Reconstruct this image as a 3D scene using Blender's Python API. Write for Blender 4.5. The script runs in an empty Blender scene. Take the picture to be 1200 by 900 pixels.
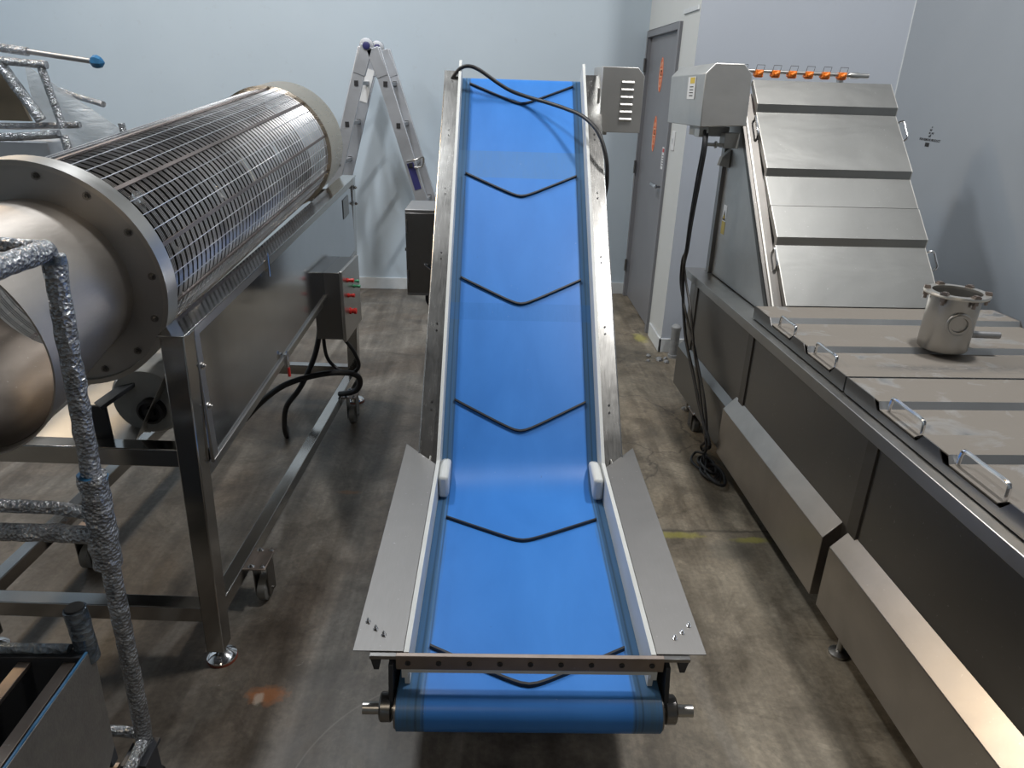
import bpy, bmesh, math, random
from mathutils import Vector, Matrix, noise
random.seed(7)
sc = bpy.context.scene
COL = sc.collection
PI = math.pi
def rad(a): return math.radians(a)
V = lambda *a: Vector(a)

# ------------------------------------------------------------------ materials
MATS = {}
def new_mat(name):
    m = bpy.data.materials.new(name); m.use_nodes = True
    nt = m.node_tree; b = nt.nodes['Principled BSDF']
    MATS[name] = m
    return m, nt, b
def node(nt, t, **k):
    n = nt.nodes.new(t)
    for a, v in k.items():
        if a.startswith('_'): n.inputs[a[1:].replace('_', ' ')].default_value = v
        else: setattr(n, a, v)
    return n
def L(nt, a, b): nt.links.new(a, b)
def ramp(nt, fac, stops, interp='LINEAR'):
    r = nt.nodes.new('ShaderNodeValToRGB'); r.color_ramp.interpolation = interp
    e = r.color_ramp.elements
    while len(e) > 1: e.remove(e[-1])
    e[0].position = stops[0][0]; e[0].color = (*stops[0][1], 1)
    for p, c in stops[1:]:
        x = e.new(p); x.color = (*c, 1)
    L(nt, fac, r.inputs[0]); return r.outputs[0]
def mix(nt, fac, a, b, mode='MIX'):
    n = nt.nodes.new('ShaderNodeMix'); n.data_type = 'RGBA'; n.blend_type = mode
    for s, i in ((fac, 0), (a, 6), (b, 7)):
        if hasattr(s, 'is_output') or isinstance(s, bpy.types.NodeSocket): L(nt, s, n.inputs[i])
        else: n.inputs[i].default_value = s if i == 0 else (*s, 1)
    return n.outputs[2]
def math_n(nt, op, a, b=None, c=None, clamp=False):
    n = nt.nodes.new('ShaderNodeMath'); n.operation = op; n.use_clamp = clamp
    for i, s in enumerate((a, b, c)):
        if s is None: continue
        if isinstance(s, bpy.types.NodeSocket): L(nt, s, n.inputs[i])
        else: n.inputs[i].default_value = s
    return n.outputs[0]
def coords(nt, scale=(1, 1, 1), world=False):
    tc = nt.nodes.new('ShaderNodeTexCoord'); mp = nt.nodes.new('ShaderNodeMapping')
    mp.inputs['Scale'].default_value = scale
    L(nt, tc.outputs['Object'], mp.inputs['Vector']); return mp.outputs[0]
def nz(nt, vec, scale, detail=4, rough=.55, dist=0):
    n = nt.nodes.new('ShaderNodeTexNoise'); n.inputs['Scale'].default_value = scale
    n.inputs['Detail'].default_value = detail; n.inputs['Roughness'].default_value = rough
    n.inputs['Distortion'].default_value = dist
    L(nt, vec, n.inputs['Vector']); return n.outputs['Fac']
def bump(nt, b, h, strength=.2, dist=.005):
    n = nt.nodes.new('ShaderNodeBump'); n.inputs['Strength'].default_value = strength
    n.inputs['Distance'].default_value = dist
    L(nt, h, n.inputs['Height']); L(nt, n.outputs[0], b.inputs['Normal'])
def plain(name, col, rough=.5, metal=0., var=0., vs=20, spec=None, coat=0):
    m, nt, b = new_mat(name)
    b.inputs['Roughness'].default_value = rough; b.inputs['Metallic'].default_value = metal
    c = coords(nt)
    n = nz(nt, c, vs)
    lo = tuple(x*(1-var) for x in col); hi = tuple(min(1, x*(1+var)) for x in col)
    L(nt, ramp(nt, n, [(.3, lo), (.7, hi)]), b.inputs['Base Color'])
    if coat: b.inputs['Coat Weight'].default_value = coat
    return m
def steel(name, col=(.55, .54, .52), rough=.32, stretch=(40, 2, 2), dirt=.12, rv=.08, dust=None, dust_lo=.45, dust_hi=.7):
    m, nt, b = new_mat(name)
    b.inputs['Metallic'].default_value = 1
    c = coords(nt, stretch); g = nz(nt, c, 6, 5, .6)
    c2 = coords(nt); big = nz(nt, c2, 3.5, 5, .6, .4)
    lo = tuple(x*(1-dirt) for x in col); hi = tuple(min(1, x*(1+dirt*.6)) for x in col)
    base = ramp(nt, big, [(.3, lo), (.7, hi)])
    sp = nz(nt, c2, 90, 2, .5)
    spot = ramp(nt, sp, [(.72, (0, 0, 0)), (.78, (1, 1, 1))])
    base = mix(nt, math_n(nt, 'MULTIPLY', spot, .25), base, (.8, .8, .8))
    r = math_n(nt, 'ADD', math_n(nt, 'MULTIPLY', g, rv*2), rough-rv)
    r = math_n(nt, 'ADD', r, math_n(nt, 'MULTIPLY', big, rv*1.2))
    if dust:
        dn = nz(nt, coords(nt), 5, 8, .65, .6)
        f = ramp(nt, dn, [(dust_lo, (0, 0, 0)), (dust_hi, (1, 1, 1))])
        base = mix(nt, f, base, dust)
        L(nt, math_n(nt, 'SUBTRACT', 1.0, math_n(nt, 'MULTIPLY', f, .85)), b.inputs['Metallic'])
        r = math_n(nt, 'ADD', r, math_n(nt, 'MULTIPLY', f, .35), clamp=True)
    L(nt, base, b.inputs['Base Color']); L(nt, r, b.inputs['Roughness'])
    bump(nt, b, g, .02, .001)
    return m

steel('steel', (.50, .49, .47), .30, (3, 40, 3))
steel('steel_dark', (.25, .245, .24), .30, (3, 3, 60), rv=.03, dirt=.05)
steel('steel_polished', (.47, .465, .455), .13, (2, 2, 30), rv=.03)
steel('steel_bright', (.66, .64, .60), .36, (3, 60, 3))
steel('steel_matte', (.40, .40, .41), .5, (50, 3, 3))
steel('housing_steel', (.60, .595, .58), .46, (3, 3, 40), dirt=.12, rv=.05)
steel('wing_steel', (.28, .275, .27), .5, (50, 3, 3), dirt=.08)
steel('post_steel', (.20, .19, .18), .35, (3, 3, 40))
steel('ring_steel', (.45, .447, .445), .42, (3, 3, 3), rv=.03)
steel('steel_flange', (.43, .425, .41), .22, (40, 3, 3), dirt=.35, rv=.06)
steel('steel_brown', (.33, .28, .25), .42, (3, 40, 3), dirt=.3)
steel('steel_cover', (.29, .29, .28), .40, (40, 3, 3), dirt=.08, rv=.04)
steel('steel_dusty', (.42, .42, .42), .40, (40, 3, 3), dust=(.215, .195, .172), dust_lo=.36, dust_hi=.50)
steel('steel_scraped', (.42, .42, .42), .40, (40, 3, 3), dust=(.215, .195, .172), dust_lo=.34, dust_hi=.46)
_nt = MATS['steel_scraped'].node_tree; _b = _nt.nodes['Principled BSDF']; _c = coords(_nt)
_s = _nt.nodes.new('ShaderNodeSeparateXYZ'); L(_nt, _c, _s.inputs[0])
_dy = math_n(_nt, 'ABSOLUTE', math_n(_nt, 'ADD', _s.outputs[1], .70)); _dx = math_n(_nt, 'ABSOLUTE', math_n(_nt, 'SUBTRACT', _s.outputs[0], .45))
_k = math_n(_nt, 'MULTIPLY', ramp(_nt, _dy, [(.03, (1, 1, 1)), (.075, (0, 0, 0))]), ramp(_nt, _dx, [(.20, (1, 1, 1)), (.36, (0, 0, 0))]))
_n = nz(_nt, coords(_nt, (3, 14, 3)), 6, 5, .7, 1.5)
_k = math_n(_nt, 'MULTIPLY', _k, ramp(_nt, _n, [(.42, (0, 0, 0)), (.52, (1, 1, 1))]))
_old = _b.inputs['Base Color'].links[0].from_socket
L(_nt, mix(_nt, math_n(_nt, 'MULTIPLY', _k, .75), _old, (.10, .10, .10)), _b.inputs['Base Color'])
steel('steel_riser', (.45, .46, .47), .42, (40, 3, 3))
steel('guard_steel', (.44, .41, .38), .30, (3, 3, 3), dirt=.15, rv=.04)
steel('panel_mirror', (.50, .515, .54), .12, (2, 3, 30), rv=.03)
steel('inlet_shade_steel', (.17, .145, .125), .5, (3, 3, 3), dirt=.3)  # darker copy of the inlet metal, interior shade painted in
steel('shade_flight_steel', (.07, .068, .066), .5, (3, 3, 3))  # near-black metal for the added blades that darken the drum
steel('stave_steel', (.24, .21, .20), .45, (3, 40, 3), dirt=.3)
steel('chrome', (.75, .75, .76), .12, (3, 3, 3), rv=.02)
steel('drum_wire', (.78, .78, .80), .26, (3, 3, 3), dirt=.3)
steel('ladder_metal', (.62, .64, .68), .5, (3, 3, 30))
steel('cap_steel', (.56, .48, .38), .24, (3, 3, 40))
steel('inlet_steel', (.52, .48, .44), .40, (3, 3, 40))
plain('black_rubber', (.018, .018, .02), .45, var=.3)
plain('black_plastic', (.03, .03, .032), .5)
plain('dark_paint', (.03, .033, .04), .45)
plain('hdpe_white', (.62, .64, .63), .42, var=.06, vs=8)
plain('door_grey', (.22, .225, .245), .42, var=.05, vs=3)
plain('trim_white', (.66, .69, .71), .5, var=.04)
plain('ceiling_grey', (.16, .16, .17), .7)
plain('paper_white', (.75, .76, .77), .6)
plain('ink_black', (.02, .02, .02), .6)
plain('foot_rubber', (.20, .05, .03), .5)
plain('letter_orange', (.85, .45, .28), .5)
plain('sticker_orange', (.72, .12, .035), .5, var=.08)
plain('clip_orange', (.85, .22, .02), .4)
plain('red_plastic', (.55, .03, .025), .35)
plain('green_plastic', (.05, .28, .14), .35)
plain('yellow_label', (.72, .52, .06), .5)
plain('yellow_label_dull', (.45, .36, .10), .5)
plain('blue_tape', (.02, .13, .28), .4, var=.3)
plain('hinge_blue', (.04, .04, .15), .4)
plain('tan_board', (.22, .18, .125), .6, var=.15, vs=8)
plain('grey_paint', (.28, .29, .30), .5, var=.2, vs=30)
plain('wheel_grey', (.16, .16, .155), .5, var=.2)
plain('motor_grey', (.40, .41, .40), .4, var=.08)

# pale painted wall
def wall_mat(name, c1, c2):
    m, nt, b = new_mat(name)
    c = coords(nt); n = nz(nt, c, 1.3, 6, .6)
    base = ramp(nt, n, [(.3, c1), (.7, c2)])
    f = nz(nt, c, 14, 6, .7)
    base = mix(nt, math_n(nt, 'MULTIPLY', ramp(nt, f, [(.62, (0, 0, 0)), (.72, (1, 1, 1))]), .12), base, (.3, .3, .3))
    L(nt, base, b.inputs['Base Color']); b.inputs['Roughness'].default_value = .55
    bump(nt, b, nz(nt, c, 160, 3), .08, .001)
wall_mat('wall_paint', (.53, .62, .70), (.57, .66, .74))
wall_mat('wall_paint_blue', (.45, .49, .555), (.48, .52, .585))
wall_mat('wall_paint_blue_shaded', (.30, .335, .375), (.33, .365, .405))  # jut wall's paint darkened; weaker light on the right wall painted in
wall_mat('wall_paint_cream', (.62, .64, .64), (.66, .68, .67))

_m = MATS['steel_cover']; _nt = _m.node_tree; bump(_nt, _nt.nodes['Principled BSDF'], nz(_nt, coords(_nt, (1, 2.5, 2.5)), 2.2, 3, .5, .5), .12, .03)
# concrete floor
def floor_mat():
    m, nt, b = new_mat('concrete')
    c = coords(nt)
    sep = nt.nodes.new('ShaderNodeSeparateXYZ'); L(nt, c, sep.inputs[0]); X, Y = sep.outputs[0], sep.outputs[1]
    big = nz(nt, c, 1.1, 6, .62, .8); mid = nz(nt, c, 5, 7, .65, .5); fine = nz(nt, c, 60, 4, .6)
    base = ramp(nt, big, [(.28, (.070, .055, .043)), (.45, (.108, .093, .078)), (.58, (.142, .133, .120)), (.8, (.20, .19, .17))])
    # sandier concrete right of the conveyor, plus the brighter lighting there painted in
    xr = math_n(nt, 'ADD', X, math_n(nt, 'MULTIPLY', mid, .25))
    right = ramp(nt, xr, [(.35, (0, 0, 0)), (.8, (1, 1, 1))])
    base = mix(nt, math_n(nt, 'MULTIPLY', right, .72), base, (.26, .23, .18))
    base = mix(nt, .75, base, ramp(nt, mid, [(.3, (.27, .26, .24)), (.7, (.75, .74, .72))]), 'OVERLAY')
    pat = nz(nt, coords(nt), 2.3, 9, .72, 1.6)
    base = mix(nt, .6, base, ramp(nt, pat, [(.40, (.30, .29, .28)), (.47, (.52, .51, .5)), (.56, (.5, .5, .5)), (.60, (.70, .69, .68))]), 'OVERLAY')
    wv = nt.nodes.new('ShaderNodeTexWave'); wv.inputs['Scale'].default_value = .35; wv.inputs['Distortion'].default_value = 14; wv.inputs['Detail'].default_value = 3; wv.inputs['Detail Scale'].default_value = .5
    L(nt, c, wv.inputs['Vector'])
    scr = ramp(nt, wv.outputs['Fac'], [(.985, (0, 0, 0)), (.997, (1, 1, 1))])
    base = mix(nt, math_n(nt, 'MULTIPLY', scr, .25), base, (.36, .34, .31))
    base = mix(nt, .35, base, ramp(nt, fine, [(.35, (.3, .3, .3)), (.65, (.7, .7, .7))]), 'OVERLAY')
    # streaks along the depth left of the conveyor
    st = nz(nt, coords(nt, (9, .8, 1)), 1.6, 5, .6, .3)
    base = mix(nt, .5, base, ramp(nt, st, [(.35, (.25, .23, .21)), (.65, (.72, .72, .72))]), 'OVERLAY')
    # scattered white scuffs
    sc_ = ramp(nt, nz(nt, coords(nt, (1, 1, 1)), 17, 8, .75, 1.2), [(.665, (0, 0, 0)), (.70, (1, 1, 1))])
    base = mix(nt, math_n(nt, 'MULTIPLY', sc_, .35), base, (.45, .44, .42))
    # fine cracks
    vor = nt.nodes.new('ShaderNodeTexVoronoi'); vor.feature = 'DISTANCE_TO_EDGE'; vor.inputs['Scale'].default_value = .8
    dn = nt.nodes.new('ShaderNodeTexNoise'); dn.inputs['Scale'].default_value = 3; dn.inputs['Detail'].default_value = 6
    L(nt, c, dn.inputs['Vector'])
    va = nt.nodes.new('ShaderNodeVectorMath'); va.operation = 'MULTIPLY_ADD'
    L(nt, dn.outputs['Color'], va.inputs[0]); va.inputs[1].default_value = (.5, .5, .5); L(nt, c, va.inputs[2])
    L(nt, va.outputs[0], vor.inputs['Vector'])
    cr = ramp(nt, vor.outputs['Distance'], [(.0, (1, 1, 1)), (.006, (0, 0, 0))])
    crm = math_n(nt, 'MULTIPLY', math_n(nt, 'MULTIPLY', cr, .75), right)
    base = mix(nt, math_n(nt, 'MULTIPLY', crm, math_n(nt, 'GREATER_THAN', Y, 2.5)), base, (.07, .06, .05))
    def blob(cx, cy, rx, ry, soft=.5):
        dx = math_n(nt, 'DIVIDE', math_n(nt, 'SUBTRACT', X, cx), rx)
        dy = math_n(nt, 'DIVIDE', math_n(nt, 'SUBTRACT', Y, cy), ry)
        d = math_n(nt, 'SQRT', math_n(nt, 'ADD', math_n(nt, 'MULTIPLY', dx, dx), math_n(nt, 'MULTIPLY', dy, dy)))
        d = math_n(nt, 'ADD', d, math_n(nt, 'MULTIPLY', math_n(nt, 'SUBTRACT', nz(nt, c, 22, 6, .7), .5), 1.6))
        return ramp(nt, d, [(1-soft, (1, 1, 1)), (1.0, (0, 0, 0))])
    base = mix(nt, math_n(nt, 'MULTIPLY', blob(-.65, 1.57, .07, .042), .7), base, (.34, .13, .045))
    base = mix(nt, math_n(nt, 'MULTIPLY', blob(-.672, 1.555, .018, .03), .6), base, (.5, .45, .38))
    base = mix(nt, math_n(nt, 'MULTIPLY', blob(-.62, 2.70, .06, .02), .45), base, (.33, .17, .07))
    base = mix(nt, math_n(nt, 'MULTIPLY', blob(.80, 2.40, .12, .03), .5), base, (.42, .40, .06))
    base = mix(nt, math_n(nt, 'MULTIPLY', blob(1.10, 2.37, .10, .025), .5), base, (.42, .40, .06))
    base = mix(nt, math_n(nt, 'MULTIPLY', blob(1.12, 4.85, .06, .12), .5), base, (.42, .40, .08))
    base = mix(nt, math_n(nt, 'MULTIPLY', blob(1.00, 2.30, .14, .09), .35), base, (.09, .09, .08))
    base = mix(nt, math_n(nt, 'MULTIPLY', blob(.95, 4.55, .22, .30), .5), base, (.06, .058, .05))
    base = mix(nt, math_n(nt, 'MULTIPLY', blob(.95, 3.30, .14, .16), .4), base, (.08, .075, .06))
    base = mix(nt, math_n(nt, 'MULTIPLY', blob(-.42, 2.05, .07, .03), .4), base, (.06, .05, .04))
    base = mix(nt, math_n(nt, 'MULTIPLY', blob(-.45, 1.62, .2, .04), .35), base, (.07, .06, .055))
    # joint across the slab
    yj = math_n(nt, 'ADD', Y, math_n(nt, 'MULTIPLY', mid, .05))
    jl = math_n(nt, 'ABSOLUTE', math_n(nt, 'SUBTRACT', yj, 2.455))
    j = ramp(nt, jl, [(.004, (1, 1, 1)), (.012, (0, 0, 0))])
    base = mix(nt, math_n(nt, 'MULTIPLY', math_n(nt, 'MULTIPLY', j, right), .6), base, (.06, .055, .045))
    # curved pale scratch line in the foreground
    dx = math_n(nt, 'SUBTRACT', X, -.078); dy = math_n(nt, 'SUBTRACT', Y, 1.194)
    rr_ = math_n(nt, 'SQRT', math_n(nt, 'ADD', math_n(nt, 'MULTIPLY', dx, dx), math_n(nt, 'MULTIPLY', dy, dy)))
    rl_ = math_n(nt, 'ABSOLUTE', math_n(nt, 'SUBTRACT', rr_, .445))
    arc = math_n(nt, 'MULTIPLY', ramp(nt, rl_, [(.0015, (1, 1, 1)), (.004, (0, 0, 0))]), math_n(nt, 'MULTIPLY', math_n(nt, 'LESS_THAN', X, -.2), math_n(nt, 'GREATER_THAN', Y, 1.2)))
    base = mix(nt, math_n(nt, 'MULTIPLY', arc, .55), base, (.30, .28, .25))
    L(nt, base, b.inputs['Base Color'])
    L(nt, math_n(nt, 'ADD', math_n(nt, 'MULTIPLY', mid, .45), .22), b.inputs['Roughness'])
    bump(nt, b, math_n(nt, 'ADD', mid, math_n(nt, 'MULTIPLY', fine, .3)), .12, .004)
floor_mat()

# blue PVC belt: grubby edges, splice bands
def belt_mat():
    m, nt, b = new_mat('belt_blue')
    c = coords(nt)
    sep = nt.nodes.new('ShaderNodeSeparateXYZ'); L(nt, c, sep.inputs[0]); X, Y, Z = sep.outputs
    n = nz(nt, coords(nt, (1, .4, .4)), 5, 6, .6, .3)
    base = ramp(nt, n, [(.3, (.036, .180, .55)), (.7, (.050, .222, .64))])
    ax = math_n(nt, 'ABSOLUTE', X)
    ax = math_n(nt, 'ADD', ax, math_n(nt, 'MULTIPLY', math_n(nt, 'SUBTRACT', nz(nt, coords(nt, (30, 1.2, 1.2)), 3, 5, .7), .5), .035))
    e = ramp(nt, ax, [(.238, (0, 0, 0)), (.252, (1, 1, 1))])
    e2 = math_n(nt, 'MULTIPLY', e, math_n(nt, 'ADD', math_n(nt, 'MULTIPLY', nz(nt, coords(nt, (60, 1.5, 1.5)), 3, 4, .7), .7), .38))
    base = mix(nt, e2, base, (.07, .13, .17))
    for sx in (.247, .264):
        w = math_n(nt, 'ABSOLUTE', math_n(nt, 'SUBTRACT', math_n(nt, 'ABSOLUTE', X), sx))
        base = mix(nt, math_n(nt, 'MULTIPLY', ramp(nt, w, [(.0012, (1, 1, 1)), (.003, (0, 0, 0))]), .55), base, (.02, .04, .06))
    def band(y0, y1, a, col):
        f = math_n(nt, 'MULTIPLY', math_n(nt, 'GREATER_THAN', Y, y0), math_n(nt, 'LESS_THAN', Y, y1))
        g = math_n(nt, 'MULTIPLY', f, math_n(nt, 'ADD', math_n(nt, 'MULTIPLY', nz(nt, coords(nt, (30, 5, 5)), 4, 6, .8), .6), a-.3))
        return math_n(nt, 'MULTIPLY', g, math_n(nt, 'GREATER_THAN', Z, .41))
    base = mix(nt, band(1.045, 1.16, .42, 0), base, (.09, .20, .36))
    base = mix(nt, band(.50, .56, .30, 0), base, (.02, .14, .42))
    sp = ramp(nt, nz(nt, c, 120, 2), [(.76, (0, 0, 0)), (.80, (1, 1, 1))])
    base = mix(nt, math_n(nt, 'MULTIPLY', sp, .5), base, (.5, .6, .7))
    sp2 = ramp(nt, nz(nt, coords(nt), 60, 3, .6), [(.73, (0, 0, 0)), (.77, (1, 1, 1))])
    base = mix(nt, math_n(nt, 'MULTIPLY', sp2, .3), base, (.02, .05, .15))
    L(nt, base, b.inputs['Base Color'])
    b.inputs['Roughness'].default_value = .36; b.inputs['Specular IOR Level'].default_value = .32
    bump(nt, b, nz(nt, coords(nt, (1, 1, 1)), 9, 3), .05, .006)
belt_mat()

# bubble wrap / foil film around tubes
def wrap_mat(name, c1, c2, rough=.22, sc_=70, strength=.6):
    m, nt, b = new_mat(name)
    c = coords(nt)
    vor = nt.nodes.new('ShaderNodeTexVoronoi'); vor.inputs['Scale'].default_value = sc_; L(nt, c, vor.inputs['Vector'])
    n = nz(nt, c, 25, 6, .7, .6)
    L(nt, ramp(nt, n, [(.35, c1), (.65, c2)]), b.inputs['Base Color'])
    b.inputs['Metallic'].default_value = .75; b.inputs['Roughness'].default_value = rough
    h = math_n(nt, 'ADD', math_n(nt, 'MULTIPLY', vor.outputs['Distance'], 1.0), math_n(nt, 'MULTIPLY', n, 1.6))
    bump(nt, b, h, strength, .007)
wrap_mat('bubble_wrap', (.24, .25, .27), (.60, .62, .65), .17, 130, .8)
wrap_mat('bubble_sheet', (.30, .29, .28), (.36, .35, .33), .38, 170, .12)
wrap_mat('wrap_dark', (.09, .12, .16), (.30, .34, .38))
# thin clear film
m, nt, b = new_mat('clear_film')
b.inputs['Base Color'].default_value = (.85, .88, .9, 1); b.inputs['Roughness'].default_value = .15
b.inputs['Transmission Weight'].default_value = .0; b.inputs['Alpha'].default_value = .32
wn = nz(nt, coords(nt, (1, 1, 3)), 9, 5, .6, 1.); bump(nt, b, wn, .7, .02)

# ------------------------------------------------------------------ mesh helper
ORG = {}
def nrm(v): v = Vector(v); return v.normalized()
class MB:
    def __init__(s): s.v = []; s.f = []; s.mi = []; s.cur = 0
    def add(s, vs, fs):
        o = len(s.v); s.v += [Vector(p) for p in vs]
        for f in fs: s.f.append([i+o for i in f]); s.mi.append(s.cur)
        return s
    def box(s, x0, x1, y0, y1, z0, z1):
        return s.add([(x0,y0,z0),(x1,y0,z0),(x1,y1,z0),(x0,y1,z0),(x0,y0,z1),(x1,y0,z1),(x1,y1,z1),(x0,y1,z1)],
            [(0,3,2,1),(4,5,6,7),(0,1,5,4),(1,2,6,5),(2,3,7,6),(3,0,4,7)])
    def prism(s, poly, vec):
        n = len(poly); vec = Vector(vec); a = [Vector(p) for p in poly]
        return s.add(a + [p+vec for p in a], [list(range(n))[::-1], list(range(n, 2*n))] + [(i, (i+1) % n, (i+1) % n+n, i+n) for i in range(n)])
    def strip(s, A, B, vec):
        """ribbon solid: two polylines A,B with thickness vec (x-extruded plates etc.)"""
        n = len(A); vec = Vector(vec); vs = [Vector(p) for p in A]+[Vector(p) for p in B]
        vs += [p+vec for p in vs[:2*n]]
        fs = []
        for i in range(n-1):
            fs += [(i, i+1, n+i+1, n+i), (2*n+i, 3*n+i, 3*n+i+1, 2*n+i+1), (i, 2*n+i, 2*n+i+1, i+1), (n+i, n+i+1, 3*n+i+1, 3*n+i)]
        fs += [(0, n, 3*n, 2*n), (n-1, 3*n-1, 4*n-1, 2*n-1)]
        return s.add(vs, fs)
    def bar(s, p0, p1, w, h, up=(0, 0, 1)):
        p0, p1 = Vector(p0), Vector(p1); d = (p1-p0).normalized(); u = Vector(up)
        r = d.cross(u).normalized()*w/2; u = r.cross(d).normalized()*h/2
        vs = [p+a*r+b_*u for p in (p0, p1) for a, b_ in ((-1,-1),(1,-1),(1,1),(-1,1))]
        return s.add(vs, [(0,1,2,3),(7,6,5,4),(0,4,5,1),(1,5,6,2),(2,6,7,3),(3,7,4,0)])
    def tube(s, pts, r, n=10, closed=False, wob=0, seed=0, caps=True):
        pts = [Vector(p) for p in pts]; m = len(pts); rings = []
        u = None
        for i, p in enumerate(pts):
            if closed: d = (pts[(i+1) % m]-pts[i-1])
            else: d = pts[min(i+1, m-1)]-pts[max(i-1, 0)]
            d.normalize()
            if u is None:
                u = d.orthogonal().normalized()
            else:
                u = (u-d*u.dot(d)).normalized()
            w = d.cross(u); rr = r[i] if isinstance(r, (list, tuple)) else r
            ring = []
            for k in range(n):
                a = 2*PI*k/n; q = rr
                if wob:
                    q = rr*(1+wob*noise.noise((p+Vector((math.cos(a), math.sin(a), seed))*.03)*38))
                ring.append(p+(u*math.cos(a)+w*math.sin(a))*q)
            rings += ring
        fs = []
        for i in range(m if closed else m-1):
            for k in range(n):
                j = (i+1) % m
                fs.append((i*n+k, i*n+(k+1) % n, j*n+(k+1) % n, j*n+k))
        if not closed and caps: fs += [list(range(n))[::-1], [(m-1)*n+k for k in range(n)]]
        return s.add(rings, fs)
    def lathe(s, p0, d, prof, n=48, closed_prof=False):
        """prof list of (along, radius)"""
        p0 = Vector(p0); d = nrm(d); u = d.orthogonal().normalized()
        if abs(d.z) < .9: u = (Vector((0, 0, 1))-d*d.z).normalized()
        w = d.cross(u); vs = []; m = len(prof)
        for a, r in prof:
            for k in range(n):
                t = 2*PI*k/n; vs.append(p0+d*a+(u*math.cos(t)+w*math.sin(t))*r)
        fs = []
        for i in range(m if closed_prof else m-1):
            j = (i+1) % m
            for k in range(n): fs.append((i*n+k, i*n+(k+1) % n, j*n+(k+1) % n, j*n+k))
        if not closed_prof:
            if prof[0][1] > 1e-5: fs.append(list(range(n))[::-1])
            if prof[-1][1] > 1e-5: fs.append([(m-1)*n+k for k in range(n)])
        return s.add(vs, fs)
    def cyl(s, p0, p1, r, n=20):
        p0, p1 = Vector(p0), Vector(p1)
        return s.lathe(p0, p1-p0, [(0, r), ((p1-p0).length, r)], n)
    def bolt(s, p, d, r=.007, h=.006):
        return s.lathe(p, d, [(0, r*1.6), (.0015, r*1.6), (.0015, r), (h, r), (h, r*.5), (h+.004, r*.5)], 8)
def build(mb, name, mat, parent=None, bevel=0, smooth=38, at=None):
    me = bpy.data.meshes.new(name)
    o = Vector(ORG[parent.name]) if parent else Vector(at or (0, 0, 0))
    me.from_pydata([p-o for p in mb.v], [], mb.f)
    mats = mat if isinstance(mat, (list, tuple)) else [mat]
    for q in mats: me.materials.append(MATS[q])
    if len(mats) > 1: me.polygons.foreach_set('material_index', mb.mi)
    bm = bmesh.new(); bm.from_mesh(me)
    bmesh.ops.remove_doubles(bm, verts=bm.verts, dist=1e-6)
    bmesh.ops.recalc_face_normals(bm, faces=bm.faces)
    for f in bm.faces: f.smooth = True
    for e in bm.edges:
        if len(e.link_faces) != 2 or e.calc_face_angle(0) > rad(smooth): e.smooth = False
    bm.to_mesh(me); bm.free()
    ob = bpy.data.objects.new(name, me); COL.objects.link(ob)
    if parent: ob.parent = parent; ORG[ob.name] = tuple(o)
    else: ob.location = o; ORG[ob.name] = tuple(o)
    if bevel:
        b = ob.modifiers.new('Bevel', 'BEVEL'); b.width = bevel; b.segments = 2; b.limit_method = 'ANGLE'; b.angle_limit = rad(40)
        b.harden_normals = False
    return ob
def tag(o, label, cat, group=None, kind=None):
    if label: o['label'] = label
    if cat: o['category'] = cat
    if group: o['group'] = group
    if kind: o['kind'] = kind
    return o
def thing(name, label, cat, pivot, rot=(0, 0, 0), group=None):
    o = bpy.data.objects.new(name, None); o.empty_display_size = .1; COL.objects.link(o)
    o.location = pivot; o.rotation_euler = rot; ORG[o.name] = tuple(pivot)
    return tag(o, label, cat, group)
def struct(mb, name, mat, bevel=0, label=None):
    o = build(mb, name, mat, None, bevel); o['kind'] = 'structure'
    if label: o['label'] = label
    return o
def sub(o, label): o['label'] = label; return o
def text_mb(txt, size, origin, xdir, ydir, depth=.001, bold=0):
    cu = bpy.data.curves.new('t', 'FONT'); cu.body = txt; cu.size = size; cu.extrude = depth/2; cu.offset = bold
    cu.align_x = 'CENTER'; cu.align_y = 'CENTER'; cu.resolution_u = 2
    ob = bpy.data.objects.new('t', cu); COL.objects.link(ob)
    dg = bpy.context.evaluated_depsgraph_get(); me = bpy.data.meshes.new_from_object(ob.evaluated_get(dg))
    mb = MB(); x, y = nrm(xdir), nrm(ydir); z = x.cross(y); o = Vector(origin)
    mb.add([o+x*v.co.x+y*v.co.y+z*(v.co.z+depth/2) for v in me.vertices], [list(p.vertices) for p in me.polygons])
    bpy.data.objects.remove(ob); bpy.data.meshes.remove(me)
    return mb
def dense(pts, step=.02):
    pts = [Vector(p) for p in pts]; out = []
    for a, b in zip(pts, pts[1:]):
        k = max(1, int((b-a).length/step))
        out += [a.lerp(b, i/k) for i in range(k)]
    return out+[pts[-1]]
def spline(pts, k=10):
    P_ = [Vector(p) for p in pts]; P_ = [P_[0]*2-P_[1]]+P_+[P_[-1]*2-P_[-2]]; out = []
    for i in range(1, len(P_)-2):
        a, b, c, d = P_[i-1:i+3]
        for j in range(k):
            t = j/k
            out.append(.5*((2*b)+(c-a)*t+(2*a-5*b+4*c-d)*t*t+(3*b-a-3*c+d)*t**3))
    return out+[P_[-2]]

# ------------------------------------------------------------------ room
WY = 6.03; DX = 1.20; CY = 4.57; RX = 2.46; LX = -5.0; HZ = 4.6; RY = -7.0; RX2 = 5.0
struct(MB().box(LX-.1, RX2+.1, RY, WY+.1, -.1, 0), 'floor', 'concrete')
struct(MB().box(LX, DX, WY, WY+.1, 0, HZ), 'wall_back', 'wall_paint')
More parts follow.
